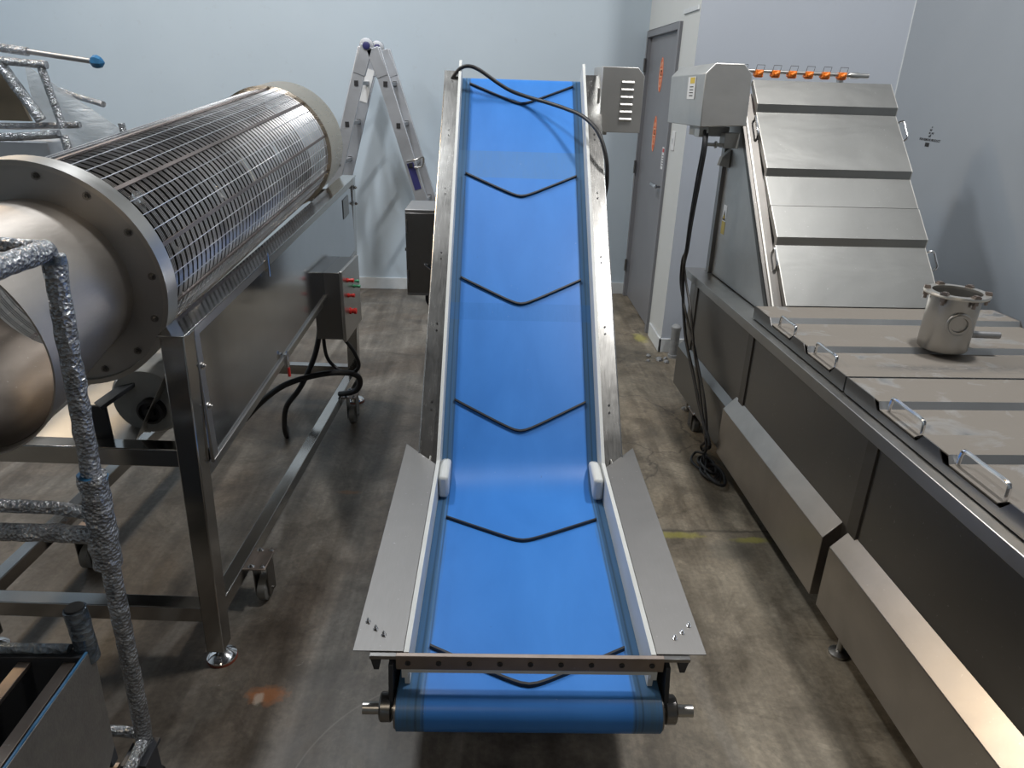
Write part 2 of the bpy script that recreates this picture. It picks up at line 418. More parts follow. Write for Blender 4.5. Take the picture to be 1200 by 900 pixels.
# wall with the door (faces left)
d0, d1, dh = 4.96, 6.00, 2.10
struct(MB().box(DX, DX+.1, CY+.101, d0, 0, HZ).box(DX, DX+.0004, CY-.002, CY+.102, 0, HZ).box(DX, DX+.1, d1, WY, 0, HZ).box(DX, DX+.1, d0, d1, dh, HZ), 'wall_door_side', 'wall_paint_cream')
struct(MB().box(DX+.0005, RX+.1, CY-.004, CY+.1, 0, HZ), 'wall_jut', 'wall_paint_blue')
struct(MB().box(RX, RX+.1, RY, CY, 0, HZ), 'wall_right', 'wall_paint_blue_shaded')
struct(MB().box(LX-.1, LX, RY, WY, 0, HZ), 'wall_left', 'wall_paint')
struct(MB().box(LX, RX, RY-.1, RY, 0, HZ), 'wall_front', 'wall_paint')
struct(MB().box(LX-.1, RX+.1, RY-.1, WY+.1, HZ, HZ+.1), 'ceiling', 'ceiling_grey')
struct(MB().box(LX, DX, WY-.014, WY, 0, .10), 'baseboard_back', 'trim_white', .002)
struct(MB().box(DX-.014, DX, CY-.014, d0-.05, 0, .10).box(DX-.014, DX, d1+.0, WY-.015, 0, .10), 'baseboard_door_side', 'trim_white', .002)
struct(MB().box(DX-.014, RX, CY-.014, CY, 0, .10), 'baseboard_jut', 'trim_white', .002)
struct(MB().box(RX-.006, RX, CY-.006, CY, .1, HZ), 'trim_1', 'trim_white')
struct(MB().box(DX-.012, DX, CY+.02, d0-.02, dh+.035, dh+.06), 'trim_2', 'trim_white')
# door
door = MB().box(DX+.012, DX+.05, d0+.05, d1-.045, .008, dh-.045)
dr = struct(door, 'door_1', 'door_grey', .001, 'grey metal door in the corner beside the back wall'); ORG[dr.name] = (0, 0, 0)
fr = MB().box(DX-.02, DX+.1, d0, d0+.05, 0, dh).box(DX-.02, DX+.1, d1-.045, d1, 0, dh).box(DX-.02, DX+.1, d0+.05, d1-.045, dh-.045, dh)
build(fr, 'door_frame', 'door_grey', dr, .002)
for z in (1.86, 1.10, .28):
    build(MB().cyl((DX-.028, d1-.05, z-.05), (DX-.028, d1-.05, z+.05), .009, 10), 'hinge', 'steel_dark', dr)
hd = MB().lathe((DX+.012, d0+.115, 1.06), (-1, 0, 0), [(0, .028), (.008, .028), (.01, .012), (.045, .012)], 20)
hd.tube(spline([(DX-.033, d0+.115, 1.06), (DX-.040, d0+.14, 1.06), (DX-.038, d0+.26, 1.06)], 6), .014, 10)
hd.box(DX+.004, DX+.012, d0+.09, d0+.14, .93, 1.12)
build(hd, 'door_handle', 'chrome', dr)
def oval(zc, h, yc, w):
    # pointed oval sticker standing upright with its letters running up the door
    def outline(k, x, t):
        n = 24; pts = []
        for i in range(n):
            a = 2*PI*i/n; c, s_ = math.cos(a), math.sin(a)
            pts.append((x, yc+k*w/2*c, zc+h/2*k**.4*s_*(1 if abs(s_) < .98 else 1)))
        return MB().prism(pts, (-t, 0, 0))
    st = build(outline(1, DX+.0118, .0008), 'door_sticker', 'sticker_orange', dr); sub(st, 'orange pointed oval sticker with cream outline and letters')
    a = MB(); n = 40
    for sc1 in (.86,):
        ring = [(DX+.0105, yc+sc1*w/2*math.cos(2*PI*i/n), zc+h/2*.94*math.sin(2*PI*i/n)) for i in range(n)]
        a.tube(ring, .0022, 5, closed=True)
    a2 = text_mb('GMS', w*.78, (DX+.0106, yc, zc), (0, 0, 1), (0, -1, 0)*1 if False else (0, 1, 0), .001, .001)
    a.v += a2.v and []
    o_ = len(a.v); a.v += a2.v
    for f in a2.f: a.f.append([i+o_ for i in f]); a.mi.append(0)
    build(a, 'sticker_print', 'letter_orange', st)
oval(1.79, .235, 5.50, .115); oval(1.385, .255, 5.52, .11)
nt_ = build(MB().box(DX+.0108, DX+.012, 5.10, 5.20, 1.17, 1.32), 'notice', 'paper_white', dr)
build(MB().box(DX+.0100, DX+.0108, 5.11, 5.19, 1.285, 1.31), 'notice_heading', 'red_plastic', nt_)
lines = MB()
for k in range(5): lines.box(DX+.0100, DX+.0108, 5.115, 5.185, 1.26-k*.017, 1.264-k*.017)
build(lines, 'notice_lines', 'ink_black', nt_)
# light switches by the door
sw = thing('light_switch', 'white wall switch plate on the pale strip of wall right of the door', 'light switch', (DX, 4.86, 1.32))
build(MB().box(DX-.006, DX, 4.82, 4.90, 1.325, 1.445), 'switch_plate', 'paper_white', sw, .002)
build(MB().box(DX-.010, DX-.006, 4.85, 4.87, 1.37, 1.40), 'toggle', 'trim_white', sw)
# small printed decal on the right wall
dc = thing('wall_decal', 'small black printed lettering and square mark stuck on the blue-grey wall at right', 'decal', (RX, 4.10, 1.47))
for i, (t, sz, z, y) in enumerate([('o', .016, 1.550, 4.095), ('aur', .017, 1.535, 4.10), ('au  ery', .017, 1.519, 4.09), ('off', .022, 1.502, 4.10), ('FOR REMOVE PRODUCT', .0185, 1.481, 4.09)]):
    build(text_mb(t, sz, (RX-.0002, y, z), (0, -1, 0), (0, 0, 1), .0008, .0003), 'lettering', 'ink_black', dc)
build(MB().box(RX-.001, RX, 4.085, 4.125, 1.445, 1.466), 'square_mark', 'ink_black', dc)
# pipe stub and rubble at the foot of the jut
ps = thing('pipe_stub', 'grey capped pipe stub standing at the foot of the white corner behind the cables', 'pipe', (1.27, 4.47, 0))
build(MB().lathe((1.27, 4.47, 0), (0, 0, 1), [(0, .036), (.02, .036), (.022, .030), (.19, .030), (.20, .034), (.22, .034), (.235, .02), (.24, 0.0)], 20), 'pipe_body', 'grey_paint', ps)
for i, (x, y, r) in enumerate([(1.16, 4.40, .022), (1.10, 4.47, .016), (1.20, 4.36, .018), (1.08, 4.38, .012), (1.21, 4.43, .014)]):
    m_ = MB(); m_.lathe((x, y, 0), (0, 0, 1), [(0, r), (r*.5, r*1.05), (r, r*.6), (r*1.1, 0)], 7)
    for v in m_.v: v += Vector((noise.noise(v*60), noise.noise(v*60+Vector((5, 5, 5))), 0))*.006
    tag(build(m_, 'concrete_chip', 'grey_paint', None, 0, 38, (x, y, 0)), 'small broken concrete chip on the floor at the foot of the white wall corner', 'debris', 'concrete chips at the wall corner')

# ------------------------------------------------------------------ inclined blue belt conveyor
CX = .118; TH = rad(41.5); YB = 2.15; ZB = .40
cv = thing('belt_conveyor', 'inclined blue belt conveyor with black chevron cleats and steel side rails, in the middle', 'conveyor', (CX, YB, 0), (0, 0, rad(-.6)))
ORG[cv.name] = (0, YB, 0)     # local x is measured from the belt centre line
SE = 1.98                       # length up the slope to the head roller
def bp(s, h=0):
    """point (y,z) on the belt line: s<0 flat, s>0 incline; h = height off the belt"""
    R_ = .25; t = R_*math.tan(TH/2)
    if s < -t: return (YB+s, ZB+h)
    if s > t: return (YB+s*math.cos(TH)-h*math.sin(TH), ZB+s*math.sin(TH)+h*math.cos(TH))
    a = TH*(s+t)/(2*t); cy, cz = YB-t, ZB+R_
    return (cy+(R_-h)*math.sin(a), cz-(R_-h)*math.cos(a))
def path(s0, s1, h, n=60): return [bp(s0+(s1-s0)*i/n, h) for i in range(n+1)]
# belt as a closed loop
loop = []
rf = .05; yf = 1.21
for i in range(13):
    a = -PI/2+ (-PI)*i/12; loop.append((yf+rf*math.cos(a), ZB-rf+rf*math.sin(a)))
loop = [(yf+rf*math.cos(a), ZB-rf+rf*math.sin(a)) for a in [(-PI/2)-PI*i/14 for i in range(15)]]
loop += path(yf-YB+.02, SE, 0, 90)
hy, hz = bp(SE, -.055)
loop += [(hy+.055*math.sin(-TH+a), hz+.055*math.cos(-TH+a)) for a in [PI*i/12 for i in range(1, 13)]]
y_, z_ = bp(.15, -.15); loop += [(y_, z_), (YB-.02, ZB-.10)]
outer = [(0, y, z) for y, z in loop]
def inset(lp, t):
    n = len(lp); out = []
    for i in range(n):
        a, b_ = Vector(lp[i-1]), Vector(lp[(i+1) % n]); d = (b_-a).normalized()
        out.append((lp[i][0]+d.y*t, lp[i][1]-d.x*t))
    return out
inn = inset(loop, .004); n = len(loop); bl = MB()
vs = [(sx, y, z) for lp in (loop, inn) for sx in (-.31, .31) for y, z in lp]; fs = []
for i in range(n):
    j = (i+1) % n
    fs += [(i, j, n+j, n+i), (2*n+i, 3*n+i, 3*n+j, 2*n+j), (i, 2*n+i, 2*n+j, j), (n+i, n+j, 3*n+j, 3*n+i)]
bl.add(vs, fs)
belt = build(bl, 'conveyor_belt', 'belt_blue', cv)
# rollers
build(MB().cyl((-.315, yf, ZB-rf), (.315, yf, ZB-rf), rf-.005, 28), 'tail_roller', 'steel_dark', cv)
build(MB().cyl((-.315, hy, hz), (.315, hy, hz), .050, 28), 'head_roller', 'steel_dark', cv)
for sx in (-1, 1):
    build(MB().cyl((sx*.312, yf, ZB-rf), (sx*.392, yf, ZB-rf), .0145, 18), 'roller_shaft', 'steel', cv)
    ar = MB().lathe((sx*.322, yf+.004, ZB-rf), (sx, 0, 0), [(0, .030), (.004, .034), (.026, .034), (.03, .030)], 26)
    build(ar, 'bearing_housing', 'steel_dark', cv)
    ar = MB().prism([(sx*.318, yf-.01, ZB-rf+.02), (sx*.318, yf+.03, ZB-rf-.03), (sx*.318, yf+.12, ZB-rf-.02), (sx*.318, yf+.10, .47), (sx*.318, yf+.015, .47)], (sx*.012, 0, 0))
    build(ar, 'bearing_arm', 'dark_paint', cv, .002)
# chevron cleats lying across the belt
spc = .5475; s_ap = [-.351+spc*k for k in range(0, 5)]
def cleat(sa):
    m_ = MB(); n = 26; hw = .247
    P_ = []
    for i in range(n+1):
        x = -hw+2*hw*i/n; s = sa+.135*(1-math.sqrt(max(0, 1-0)) ) + .135*(math.sqrt((x/hw)**2+.012)-math.sqrt(.012))
        P_.append((x, s))
    prof = [(-.0045, .0), (-.0036, .010), (.0036, .010), (.0045, .0)]
    vs = []
    for x, s in P_:
        for ds, h in prof:
            ss = s+ds
            if ss > SE:     # wraps the head roller
                a = (ss-SE)/.055; r_ = .055+h; y, z = hy+r_*math.sin(-TH+a), hz+r_*math.cos(-TH+a)
            elif ss < yf-YB:
                a = (yf-YB-ss)/rf; r_ = rf+h; y, z = yf-r_*math.sin(a), ZB-rf+r_*math.cos(a)
            else: y, z = bp(ss, h)
            vs.append((x, y, z))
    fs = []
    for i in range(n):
        for k in range(4): fs.append((i*4+k, i*4+(k+1) % 4, (i+1)*4+(k+1) % 4, (i+1)*4+k))
    fs += [(0, 1, 2, 3), (n*4+3, n*4+2, n*4+1, n*4)]
    m_.add(vs, fs)
    build(m_, 'chevron_cleat', 'black_rubber', cv)
for sa in s_ap: cleat(sa)
cleat(-.351-spc-.02)
# white plastic side skirts
for sx in (-1, 1):
    n = 70
    A = [(sx*.2825, *bp(-.915+(SE+.03+.915)*i/n, .002)) for i in range(n+1)]
    B = []
    for (x, y, z), i in zip(A, range(n+1)):
        s = -.915+(SE+.03+.915)*i/n
        yy, zz = (y, .50) if s <= -.0235 else bp(s, .093)
        if s > -.0235 and s < .12: yy, zz = YB+s*math.cos(TH)-.093*math.sin(TH), ZB+s*math.sin(TH)+.093*math.cos(TH)
        if yy < B[-1][1] if B else False: yy = B[-1][1]+.0002; zz = max(.50, B[-1][2])
        B.append((x, yy, zz))
    sk = MB().strip(A, B, (sx*.012, 0, 0)); build(sk, 'side_skirt', 'hdpe_white', cv)
    # hold-down shoe at the bend
    ho = [bp(-.12, .004), bp(.07, .004), bp(.07, .03), (bp(.04, .065)), (YB-.04, .488), (YB-.12, .488)]
    pts = [(sx*.2465, y, z) for y, z in ho]
    build(MB().prism(pts, (sx*.0355, 0, 0)), 'hold_down_shoe', 'hdpe_white', cv, .011)
    # flat section steel side plate
    build(MB().prism([(sx*.3165, 1.33, .30), (sx*.3165, 2.19, .30), (sx*.3165, 2.19, .497), (sx*.3165, 1.33, .497)], (sx*.006, 0, 0)), 'bed_side_plate', 'steel', cv, .001)
    # incline channel: top flange, web, bottom flange
    s0, s1 = .0, SE-.01
    def pt(x, s, h): y, z = YB+s*math.cos(TH)-h*math.sin(TH), ZB+s*math.sin(TH)+h*math.cos(TH); return (x, y, z)
    ch = MB()
    for xa, xb, ha, hb in ((.2955, .362, .062, .066), (.358, .362, -.10, .066), (.325, .362, -.10, -.096)):
        vs = [pt(sx*x, s, h) for s in (s0, s1) for x, h in ((xa, ha), (xb, ha), (xb, hb), (xa, hb))]
        ch.add(vs, [(0,1,2,3),(7,6,5,4),(0,4,5,1),(1,5,6,2),(2,6,7,3),(3,7,4,0)])
    rail = build(ch, 'side_rail', 'steel_flange', cv, .0015)
    for k in range(6):
        sv = .25+k*.33
        for q in (0, .03):
            a = Vector(pt(sx*.325, sv+q, .066))
            build(MB().bolt(a, Vector(pt(0, 0, 1))-Vector(pt(0, 0, 0)), .0025, .0015), 'rivet', 'chrome', rail)
    # hopper wing plate
    xi, xo = .2955, .412
    wp = [(sx*xi, 1.235, .5), (sx*xo, 1.235, .5), (sx*xo, 2.235, .5), (sx*xi, 2.095, .5)]
    wing = build(MB().prism(wp, (0, 0, .0025)), 'wing_plate', 'wing_steel', cv, .0006)
    for dx, dy in ((.392, 1.328), (.370, 1.304), (.348, 1.285)):
        build(MB().bolt((sx*dx, dy, .5025), (0, 0, 1), .004, .008), 'stud', 'chrome', wing)
    # arm and foot of the front bar
    br = MB().box(min(sx*.31, sx*.372), max(sx*.31, sx*.372), 1.222, 1.262, .489, .499)
    build(br, 'bar_bracket', 'steel_dark', cv, .001)
    br = MB().prism([(sx*.345, 1.225, .489), (sx*.371, 1.225, .489), (sx*.364, 1.225, .455), (sx*.352, 1.225, .455)], (0, .03, 0))
    build(br, 'bracket_lug', 'dark_paint', cv, .001)
# front bar
fb = build(MB().box(-.312, .312, 1.222, 1.234, .459, .4995), 'front_bar', 'steel_brown', cv, .0015)
for k in range(9):
    build(MB().lathe((-.284+.071*k, 1.222, .479), (0, -1, 0), [(0, .0065), (.002, .0065), (.002, .0035), (.0005, .003), (.0005, 0)], 14), 'bolt', 'black_plastic', fb)
build(MB().box(-.300, .300, 1.226, 1.234, .446, .459).box(-.3, -.285, 1.226, 1.234, .43, .446).box(.285, .3, 1.226, 1.234, .43, .446), 'wiper_strip', 'hdpe_white', cv)
# drive cover with louvres at the head, right side
x0, x1, ya, yb = .385, .545, 3.40, 3.72
pr = [(x0-.03, ya, 1.515), (x1, ya, 1.515), (x1, ya, 1.755), (x1-.032, ya, 1.79), (x0-.03, ya, 1.79)]
dv = build(MB().prism(pr, (0, yb-ya, 0)), 'drive_cover', 'housing_steel', cv, .002)
lv = MB()
for k in range(6):
    z = 1.735-.031*k
    lv.prism([(x0+.06, ya+.001, z), (x0+.115, ya+.001, z), (x0+.115, ya-.007, z-.008), (x0+.06, ya-.007, z-.008)], (0, 0, -.003))
    lv.prism([(x0+.06, ya+.001, z-.017), (x0+.115, ya+.001, z-.017), (x0+.115, ya-.007, z-.009), (x0+.06, ya-.007, z-.009)], (0, 0, -.001))
build(lv, 'louvres', 'housing_steel', dv)
# bracket to the rail
build(MB().box(.345, .40, 3.45, 3.55, 1.50, 1.70), 'cover_bracket', 'steel', cv, .002)
# stand: legs, cross members, casters
for sx in (-1, 1):
    for y, zt in ((1.62, .31), (3.15, 1.14)):
        lg = build(MB().box(sx*.25-.02, sx*.25+.02, y-.02, y+.02, .10, zt), 'leg', 'steel', cv, .002)
        w = MB().lathe((sx*.25-.015, y+.02, .042), (1, 0, 0), [(0, .036), (.004, .042), (.026, .042), (.03, .036)], 24)
        build(w, 'caster_wheel', 'black_rubber', lg)
        build(MB().box(sx*.25-.022, sx*.25-.018, y-.02, y+.035, .035, .10).box(sx*.25+.018, sx*.25+.022, y-.02, y+.035, .035, .10).box(sx*.25-.022, sx*.25+.022, y-.025, y+.035, .092, .10), 'caster_fork', 'chrome', lg)
    build(MB().bar((sx*.25, 1.64, .13), (sx*.25, 3.13, .13), .04, .03), 'base_rail', 'steel', cv, .002)
build(MB().bar((-.23, 3.15, .13), (.23, 3.15, .13), .04, .03).bar((-.23, 3.15, .7), (.23, 3.15, .7), .04, .03), 'cross_member', 'steel', cv, .002)
# electrical box hanging on the far left side
eb = build(MB().box(-.520, -.362, 3.20, 3.46, .775, 1.175), 'electrical_box', 'steel_matte', cv, .003)
build(MB().box(-.517, -.365, 3.192, 3.20, .79, 1.160), 'box_door', 'steel_dark', eb, .002)
for hz0 in (.84, 1.07): build(MB().cyl((-.512, 3.186, hz0), (-.512, 3.186, hz0+.06), .005, 8), 'hinge', 'steel', eb)
build(MB().tube(spline([(-.42, 3.185, .93), (-.43, 3.172, .93), (-.40, 3.170, .905), (-.385, 3.175, .895)], 5), .006, 8), 'box_handle', 'chrome', eb)
build(MB().lathe((-.526, 3.22, .99), (1, 0, 0), [(0, .008), (.006, .008)], 10), 'knob', 'black_plastic', eb)
build(MB().tube(spline([(-.43, 3.24, .777), (-.43, 3.235, .74), (-.41, 3.24, .71), (-.37, 3.25, .70)], 6), .008, 8), 'box_cable', 'black_rubber', eb)
build(MB().box(-.37, -.355, 3.26, 3.40, .90, 1.10), 'box_bracket', 'steel', cv)
# black power cable looped over the head of the conveyor
pc = MB().tube(spline([(-.205, 3.56, 1.690), (-.190, 3.55, 1.725), (-.155, 3.55, 1.765), (-.115, 3.55, 1.776), (-.065, 3.55, 1.760), (.02, 3.54, 1.708), (.085, 3.54, 1.675), (.17, 3.50, 1.650), (.25, 3.44, 1.632), (.33, 3.36, 1.610),
    (.395, 3.28, 1.585), (.450, 3.20, 1.535), (.482, 3.15, 1.46), (.498, 3.13, 1.38), (.500, 3.14, 1.28), (.475, 3.2, 1.18), (.44, 3.3, 1.13)], 8), .0088, 10)
tag(build(pc, 'power_cable', 'black_rubber', None, 0, 38, (.1, 3.5, 1.2)), 'black power cable looped across the top end of the blue belt', 'cable')

# ------------------------------------------------------------------ rotary drum machine on the left
LP = (-1.15, 1.74, 0)
lm = thing('rotary_drum_washer', 'stainless rotary wire-mesh drum machine on an open steel frame, at left', 'machine', LP, (0, 0, rad(-2.2)))
AX = -1.112; SL = .0925
ad = Vector((0, 1, SL)).normalized()
def axp(y): return Vector((AX, y, 1.225+SL*(y-1.75)))
# frame
XR, XL = -.835, -1.60; Y0, Y1 = 1.70, 3.65; W = .062
def ztop(y): return 1.10+.075*(y-1.7)
def zbot(y): return .695+.09*(y-1.7)
for x in (XR, XL):
    for y in (Y0, Y1):
        sh = -.032 if x == XR else .0; w_ = W-.008
        lg = MB().add([(x+sh, y, .05), (x+sh+w_, y, .05), (x+sh+w_, y+W, .05), (x+sh, y+W, .05), (x, y, ztop(y)), (x+W, y, ztop(y)), (x+W, y+W, ztop(y)), (x, y+W, ztop(y))], [(0,3,2,1),(4,5,6,7),(0,1,5,4),(1,2,6,5),(2,3,7,6),(3,0,4,7)])
        lg = build(lg, 'leg', 'steel_polished', lm, .003)
        ft = MB().lathe((x+sh+W/2, y+W/2, 0), (0, 0, 1), [(0, .044), (.014, .046), (.026, .034), (.034, .012), (.06, .012)], 28)
        build(ft, 'levelling_foot', 'chrome', lg)
        ftr = MB().lathe((x+sh+W/2, y+W/2, 0), (0, 0, 1), [(0, .0465), (.006, .0465), (.008, .045)], 28)
        sub(build(ftr, 'rubber_ring', 'foot_rubber', lg), 'red-brown rubber foot ring')
    xs = -.026 if x == XR else 0
    build(MB().box(x+xs+.002, x+xs+.050, Y0+W, Y1, .165, .215), 'base_rail', 'steel_polished', lm, .003)
    # sloping top rail
    a, b_ = Y0-.005, Y1+W+.005
    build(MB().prism([(x-.004, a, ztop(a)-.0), (x-.004, b_, ztop(b_)), (x-.004, b_, ztop(b_)+.004-.06*0), (x-.004, a, ztop(a)+.004)], (W+.008, 0, 0)), 'top_rail', 'steel_polished', lm, .001)
    build(MB().prism([(x+.012, a+W, zbot(a+W)), (x+.012, b_-W, zbot(b_-W)), (x+.012, b_-W, zbot(b_-W)-.045), (x+.012, a+W, zbot(a+W)-.045)], (.03, 0, 0)), 'lower_side_rail', 'steel', lm, .002)
    # recessed mirror panel with folded edge
    a, b_ = Y0+W+.002, Y1-.002; xo = x+W-.012 if x == XR else x+.008
    pn = build(MB().prism([(xo, a, zbot(a)), (xo, b_, zbot(b_)), (xo, b_, ztop(b_)-.001), (xo, a, ztop(a)-.001)], (.004, 0, 0)), 'side_panel', 'panel_mirror', lm)
    if x == XR:
        e = MB()
        e.prism([(xo+.004, a, ztop(a)-.028), (xo+.004, b_, ztop(b_)-.028), (xo+.004, b_, ztop(b_)-.001), (xo+.004, a, ztop(a)-.001)], (.008, 0, 0))
        e.prism([(xo+.004, a, zbot(a)), (xo+.004, b_, zbot(b_)), (xo+.004, b_, zbot(b_)+.010), (xo+.004, a, zbot(a)+.010)], (.008, 0, 0))
        e.prism([(xo+.004, a, zbot(a)), (xo+.004, a+.030, zbot(a)), (xo+.004, a+.030, ztop(a)-.02), (xo+.004, a, ztop(a)-.02)], (.006, 0, 0))
        build(e, 'panel_edge', 'steel', pn, .001)
        for z in (.99, .87):
            build(MB().bolt((xo+.01, a+.016, z), (1, 0, 0), .007, .007), 'bolt', 'chrome', pn)
        build(MB().prism([(xo+.005, 3.45, .98+.1), (xo+.005, 3.56, .99+.1), (xo+.005, 3.56, 1.10+.08), (xo+.005, 3.45, 1.09+.08)], (.002, 0, 0)), 'rating_plate', 'steel_dark', pn)
        for y, z, red in ((2.33, ztop(2.33)-.005, 0), (2.42, zbot(2.42)+.0, 1), (3.05, zbot(3.05)+.01, 1)):
            lt = build(MB().box(xo+.010, xo+.022, y-.012, y+.012, z-.03, z+.02).cyl((xo+.02, y, z-.05), (xo+.02, y, z+.03), .0035, 8), 'toggle_latch', 'chrome', pn)
            if red: sub(build(MB().cyl((xo+.02, y, z-.07), (xo+.02, y, z-.035), .0055, 10), 'latch_grip', 'red_plastic', lt), 'red plastic latch tip')
        for z in (1.20, 1.12):
            build(MB().bolt((XR+W, Y1+.03, z), (1, 0, 0), .008, .010), 'bolt', 'chrome', lm)
for y, z, t in ((Y0, .20, .045), (Y0+.005, .745, .045), (Y1, .20, .045), (Y1, .72, .045)):
    build(MB().box(XL+W, XR, y+.004, y+.058, z-t/2-.01, z+t/2), 'cross_rail', 'steel_polished', lm, .003)
build(MB().box(XL+W, XR, Y1+.01, Y1+.05, ztop(Y1)-.12, ztop(Y1)-.06), 'cross_rail', 'steel_polished', lm, .003)
# catch pan under the drum
cp = MB()
ya_, yb_ = Y0+.08, Y1-.02
for (xa, da), (xb, db) in (((XR+.02, 0), (-1.0, -.32)), ((XL+W-.02, 0), (-1.30, -.32)), ((-1.30, -.32), (-1.0, -.32))):
    cp.add([(xa, ya_, ztop(ya_)-.03+da), (xa, yb_, ztop(yb_)-.03+da), (xb, yb_, ztop(yb_)-.03+db), (xb, ya_, ztop(ya_)-.03+db),
            (xa, ya_, ztop(ya_)-.034+da), (xa, yb_, ztop(yb_)-.034+da), (xb, yb_, ztop(yb_)-.034+db), (xb, ya_, ztop(ya_)-.034+db)],
           [(0,1,2,3),(7,6,5,4),(0,4,5,1),(1,5,6,2),(2,6,7,3),(3,7,4,0)])
build(cp, 'catch_pan', 'steel', lm)
# drum: front ring plate with rim and bolts
p0 = axp(1.75)
rp = build(MB().lathe(p0, ad, [(-.0, .205), (-.0, .283), (.008, .283), (.008, .205)], 96, True), 'front_ring_plate', 'ring_steel', lm)
rim = build(MB().lathe(p0, ad, [(-.010, .284), (-.010, .297), (.045, .297), (.045, .262), (.038, .262), (.038, .284)], 96, True), 'front_rim', 'steel', lm)
u0 = (Vector((0, 0, 1))-ad*ad.z).normalized(); w0 = ad.cross(u0)
for k in range(14):
    a = 2*PI*(k+.35)/14; c = p0+(u0*math.cos(a)+w0*math.sin(a))*.262
    build(MB().bolt(c, -ad, .0065, .008), 'bolt', 'steel_dark', rp)
# flared inlet
il = MB().lathe(p0, ad, [(0, .205), (-.15, .220), (-.40, .250), (-.42, .252), (-.42, .248), (-.40, .246), (-.15, .216), (0, .201)], 96, True)
ilo = build(il, 'inlet_collar', 'inlet_steel', lm)
for a in (2.25, 2.55):
    c = p0-ad*.36+(u0*math.cos(a)-w0*math.sin(a))*.243
    build(MB().bolt(c, -(u0*math.cos(a)-w0*math.sin(a)), .006, .006), 'bolt', 'chrome', ilo)
build(MB().lathe(p0, ad, [(.004, .2005), (-.15, .2150), (-.40, .2450), (-.40, .2440), (-.15, .2140), (.004, .1995)], 96, True), 'inlet_inner_shade', 'inlet_shade_steel', lm)  # added inner skin that carries the painted shade of the inlet
# wire mesh cage
wr = MB(); Ld = 1.73; ng = 56; p1 = p0+ad*.045
for g in range(ng):
    for q in range(3):
        off = (g+.2+q*.22)*Ld/ng
        c = p1+ad*off; n = 56; rr = .262; t = .0015; vs = []; fs = []
        for k in range(n):
            a = 2*PI*k/n; e = u0*math.cos(a)+w0*math.sin(a)
            vs += [c+e*(rr+t), c+e*rr+ad*t, c+e*(rr-t), c+e*rr-ad*t]
        for k in range(n):
            j = (k+1) % n
            for i in range(4): fs.append((k*4+i, k*4+(i+1) % 4, j*4+(i+1) % 4, j*4+i))
        wr.add(vs, fs)
tag(build(wr, 'mesh_wires', 'drum_wire', lm), None, None, None, 'stuff')
rods = MB(); 
for k in range(40):
    a = 2*PI*(k+.3)/40; e = u0*math.cos(a)+w0*math.sin(a)
    if k % 4: rods.tube([p1+e*.2655, p1+ad*Ld+e*.2655], .0013, 6)
tag(build(rods, 'mesh_rods', 'drum_wire', lm), None, None, None, 'stuff')
fl_ = MB(); nt_f = 150; turns = 5; vs = []; fs = []  # unseen spiral blades, added to darken the drum interior
for i in range(nt_f+1):
    a = 2*PI*turns*i/nt_f; e = u0*math.cos(a)+w0*math.sin(a); c = p1+ad*(.03+(Ld-.06)*i/nt_f)
    vs += [c+e*.13, c+e*.255, c+e*.255+ad*.004, c+e*.13+ad*.004]
for i in range(nt_f):
    for k in range(4): fs.append((i*4+k, i*4+(k+1) % 4, i*4+4+(k+1) % 4, i*4+4+k))
fl_.add(vs, fs); build(fl_, 'added_shade_flight', 'shade_flight_steel', lm)
for k in range(0, 40, 4):
    a = 2*PI*(k+.3)/40; e = u0*math.cos(a)+w0*math.sin(a)
    build(MB().bar(p1+e*.268, p1+ad*Ld+e*.268, .010, .005, e), 'drum_stave', 'stave_steel', lm)
# outlet cap
c1 = p1+ad*Ld
build(MB().lathe(c1, ad, [(-.012, .255), (-.012, .281), (0, .281), (0, .276), (.24, .276), (.24, .266), (0, .266), (0, .255)], 96, True), 'outlet_cap', 'cap_steel', lm)
# drive motor and bracket
mo = MB().lathe((-.985, 1.84, .845), (0, 1, 0), [(0, .05), (.004, .095), (.02, .105), (.12, .105), (.13, .09), (.30, .08), (.31, .05), (.312, 0)], 40)
mot = build(mo, 'drive_motor', 'motor_grey', lm)
build(MB().lathe((-.965, 1.84, .825), (0, -1, 0), [(0, .038), (.022, .038), (.026, .030), (.014, .028), (.014, .016), (.03, .014), (.03, 0)], 30), 'pulley', 'black_plastic', mot)
bk = MB().bar((-1.085, 1.78, .745), (-1.085, 1.78, .86), .045, .012, (0, 1, 0)).bar((-1.085, 1.78, .857), (-.985, 1.90, .925), .045, .012, (0, 0, 1))
build(bk, 'motor_bracket', 'dark_paint', lm, .002)
build(MB().box(-1.10, -.86, 1.90, 2.12, .735, .75).box(-1.06, -1.04, 1.93, 1.95, .70, .74), 'motor_shelf', 'steel', lm)
# casters
def caster(root, x, y, zt, side=1):
    c = build(MB().box(x-.03, x+.03, y-.06, y+.06, zt-.006, zt), 'caster_plate', 'steel_brown', root, .002)
    for dx in (-.018, .018):
        for dy in (-.046, .046): build(MB().bolt((x+dx, y+dy, zt), (0, 0, 1), .006, .005), 'bolt', 'chrome', c)
    build(MB().box(x-.026, x-.022, y-.03, y+.03, .03, zt-.006).box(x+.022, x+.026, y-.03, y+.03, .03, zt-.006).cyl((x-.03, y, .045), (x+.03, y, .045), .006, 10), 'fork', 'steel_dark', c)
    build(MB().lathe((x-.018, y, .048), (1, 0, 0), [(0, .038), (.005, .048), (.031, .048), (.036, .038)], 28), 'wheel', 'wheel_grey', c)
for x, y in ((-.79, 2.02), (-.79, 3.42), (-1.495, 2.16), (-1.495, 3.42)):
    caster(lm, x, y, .168)
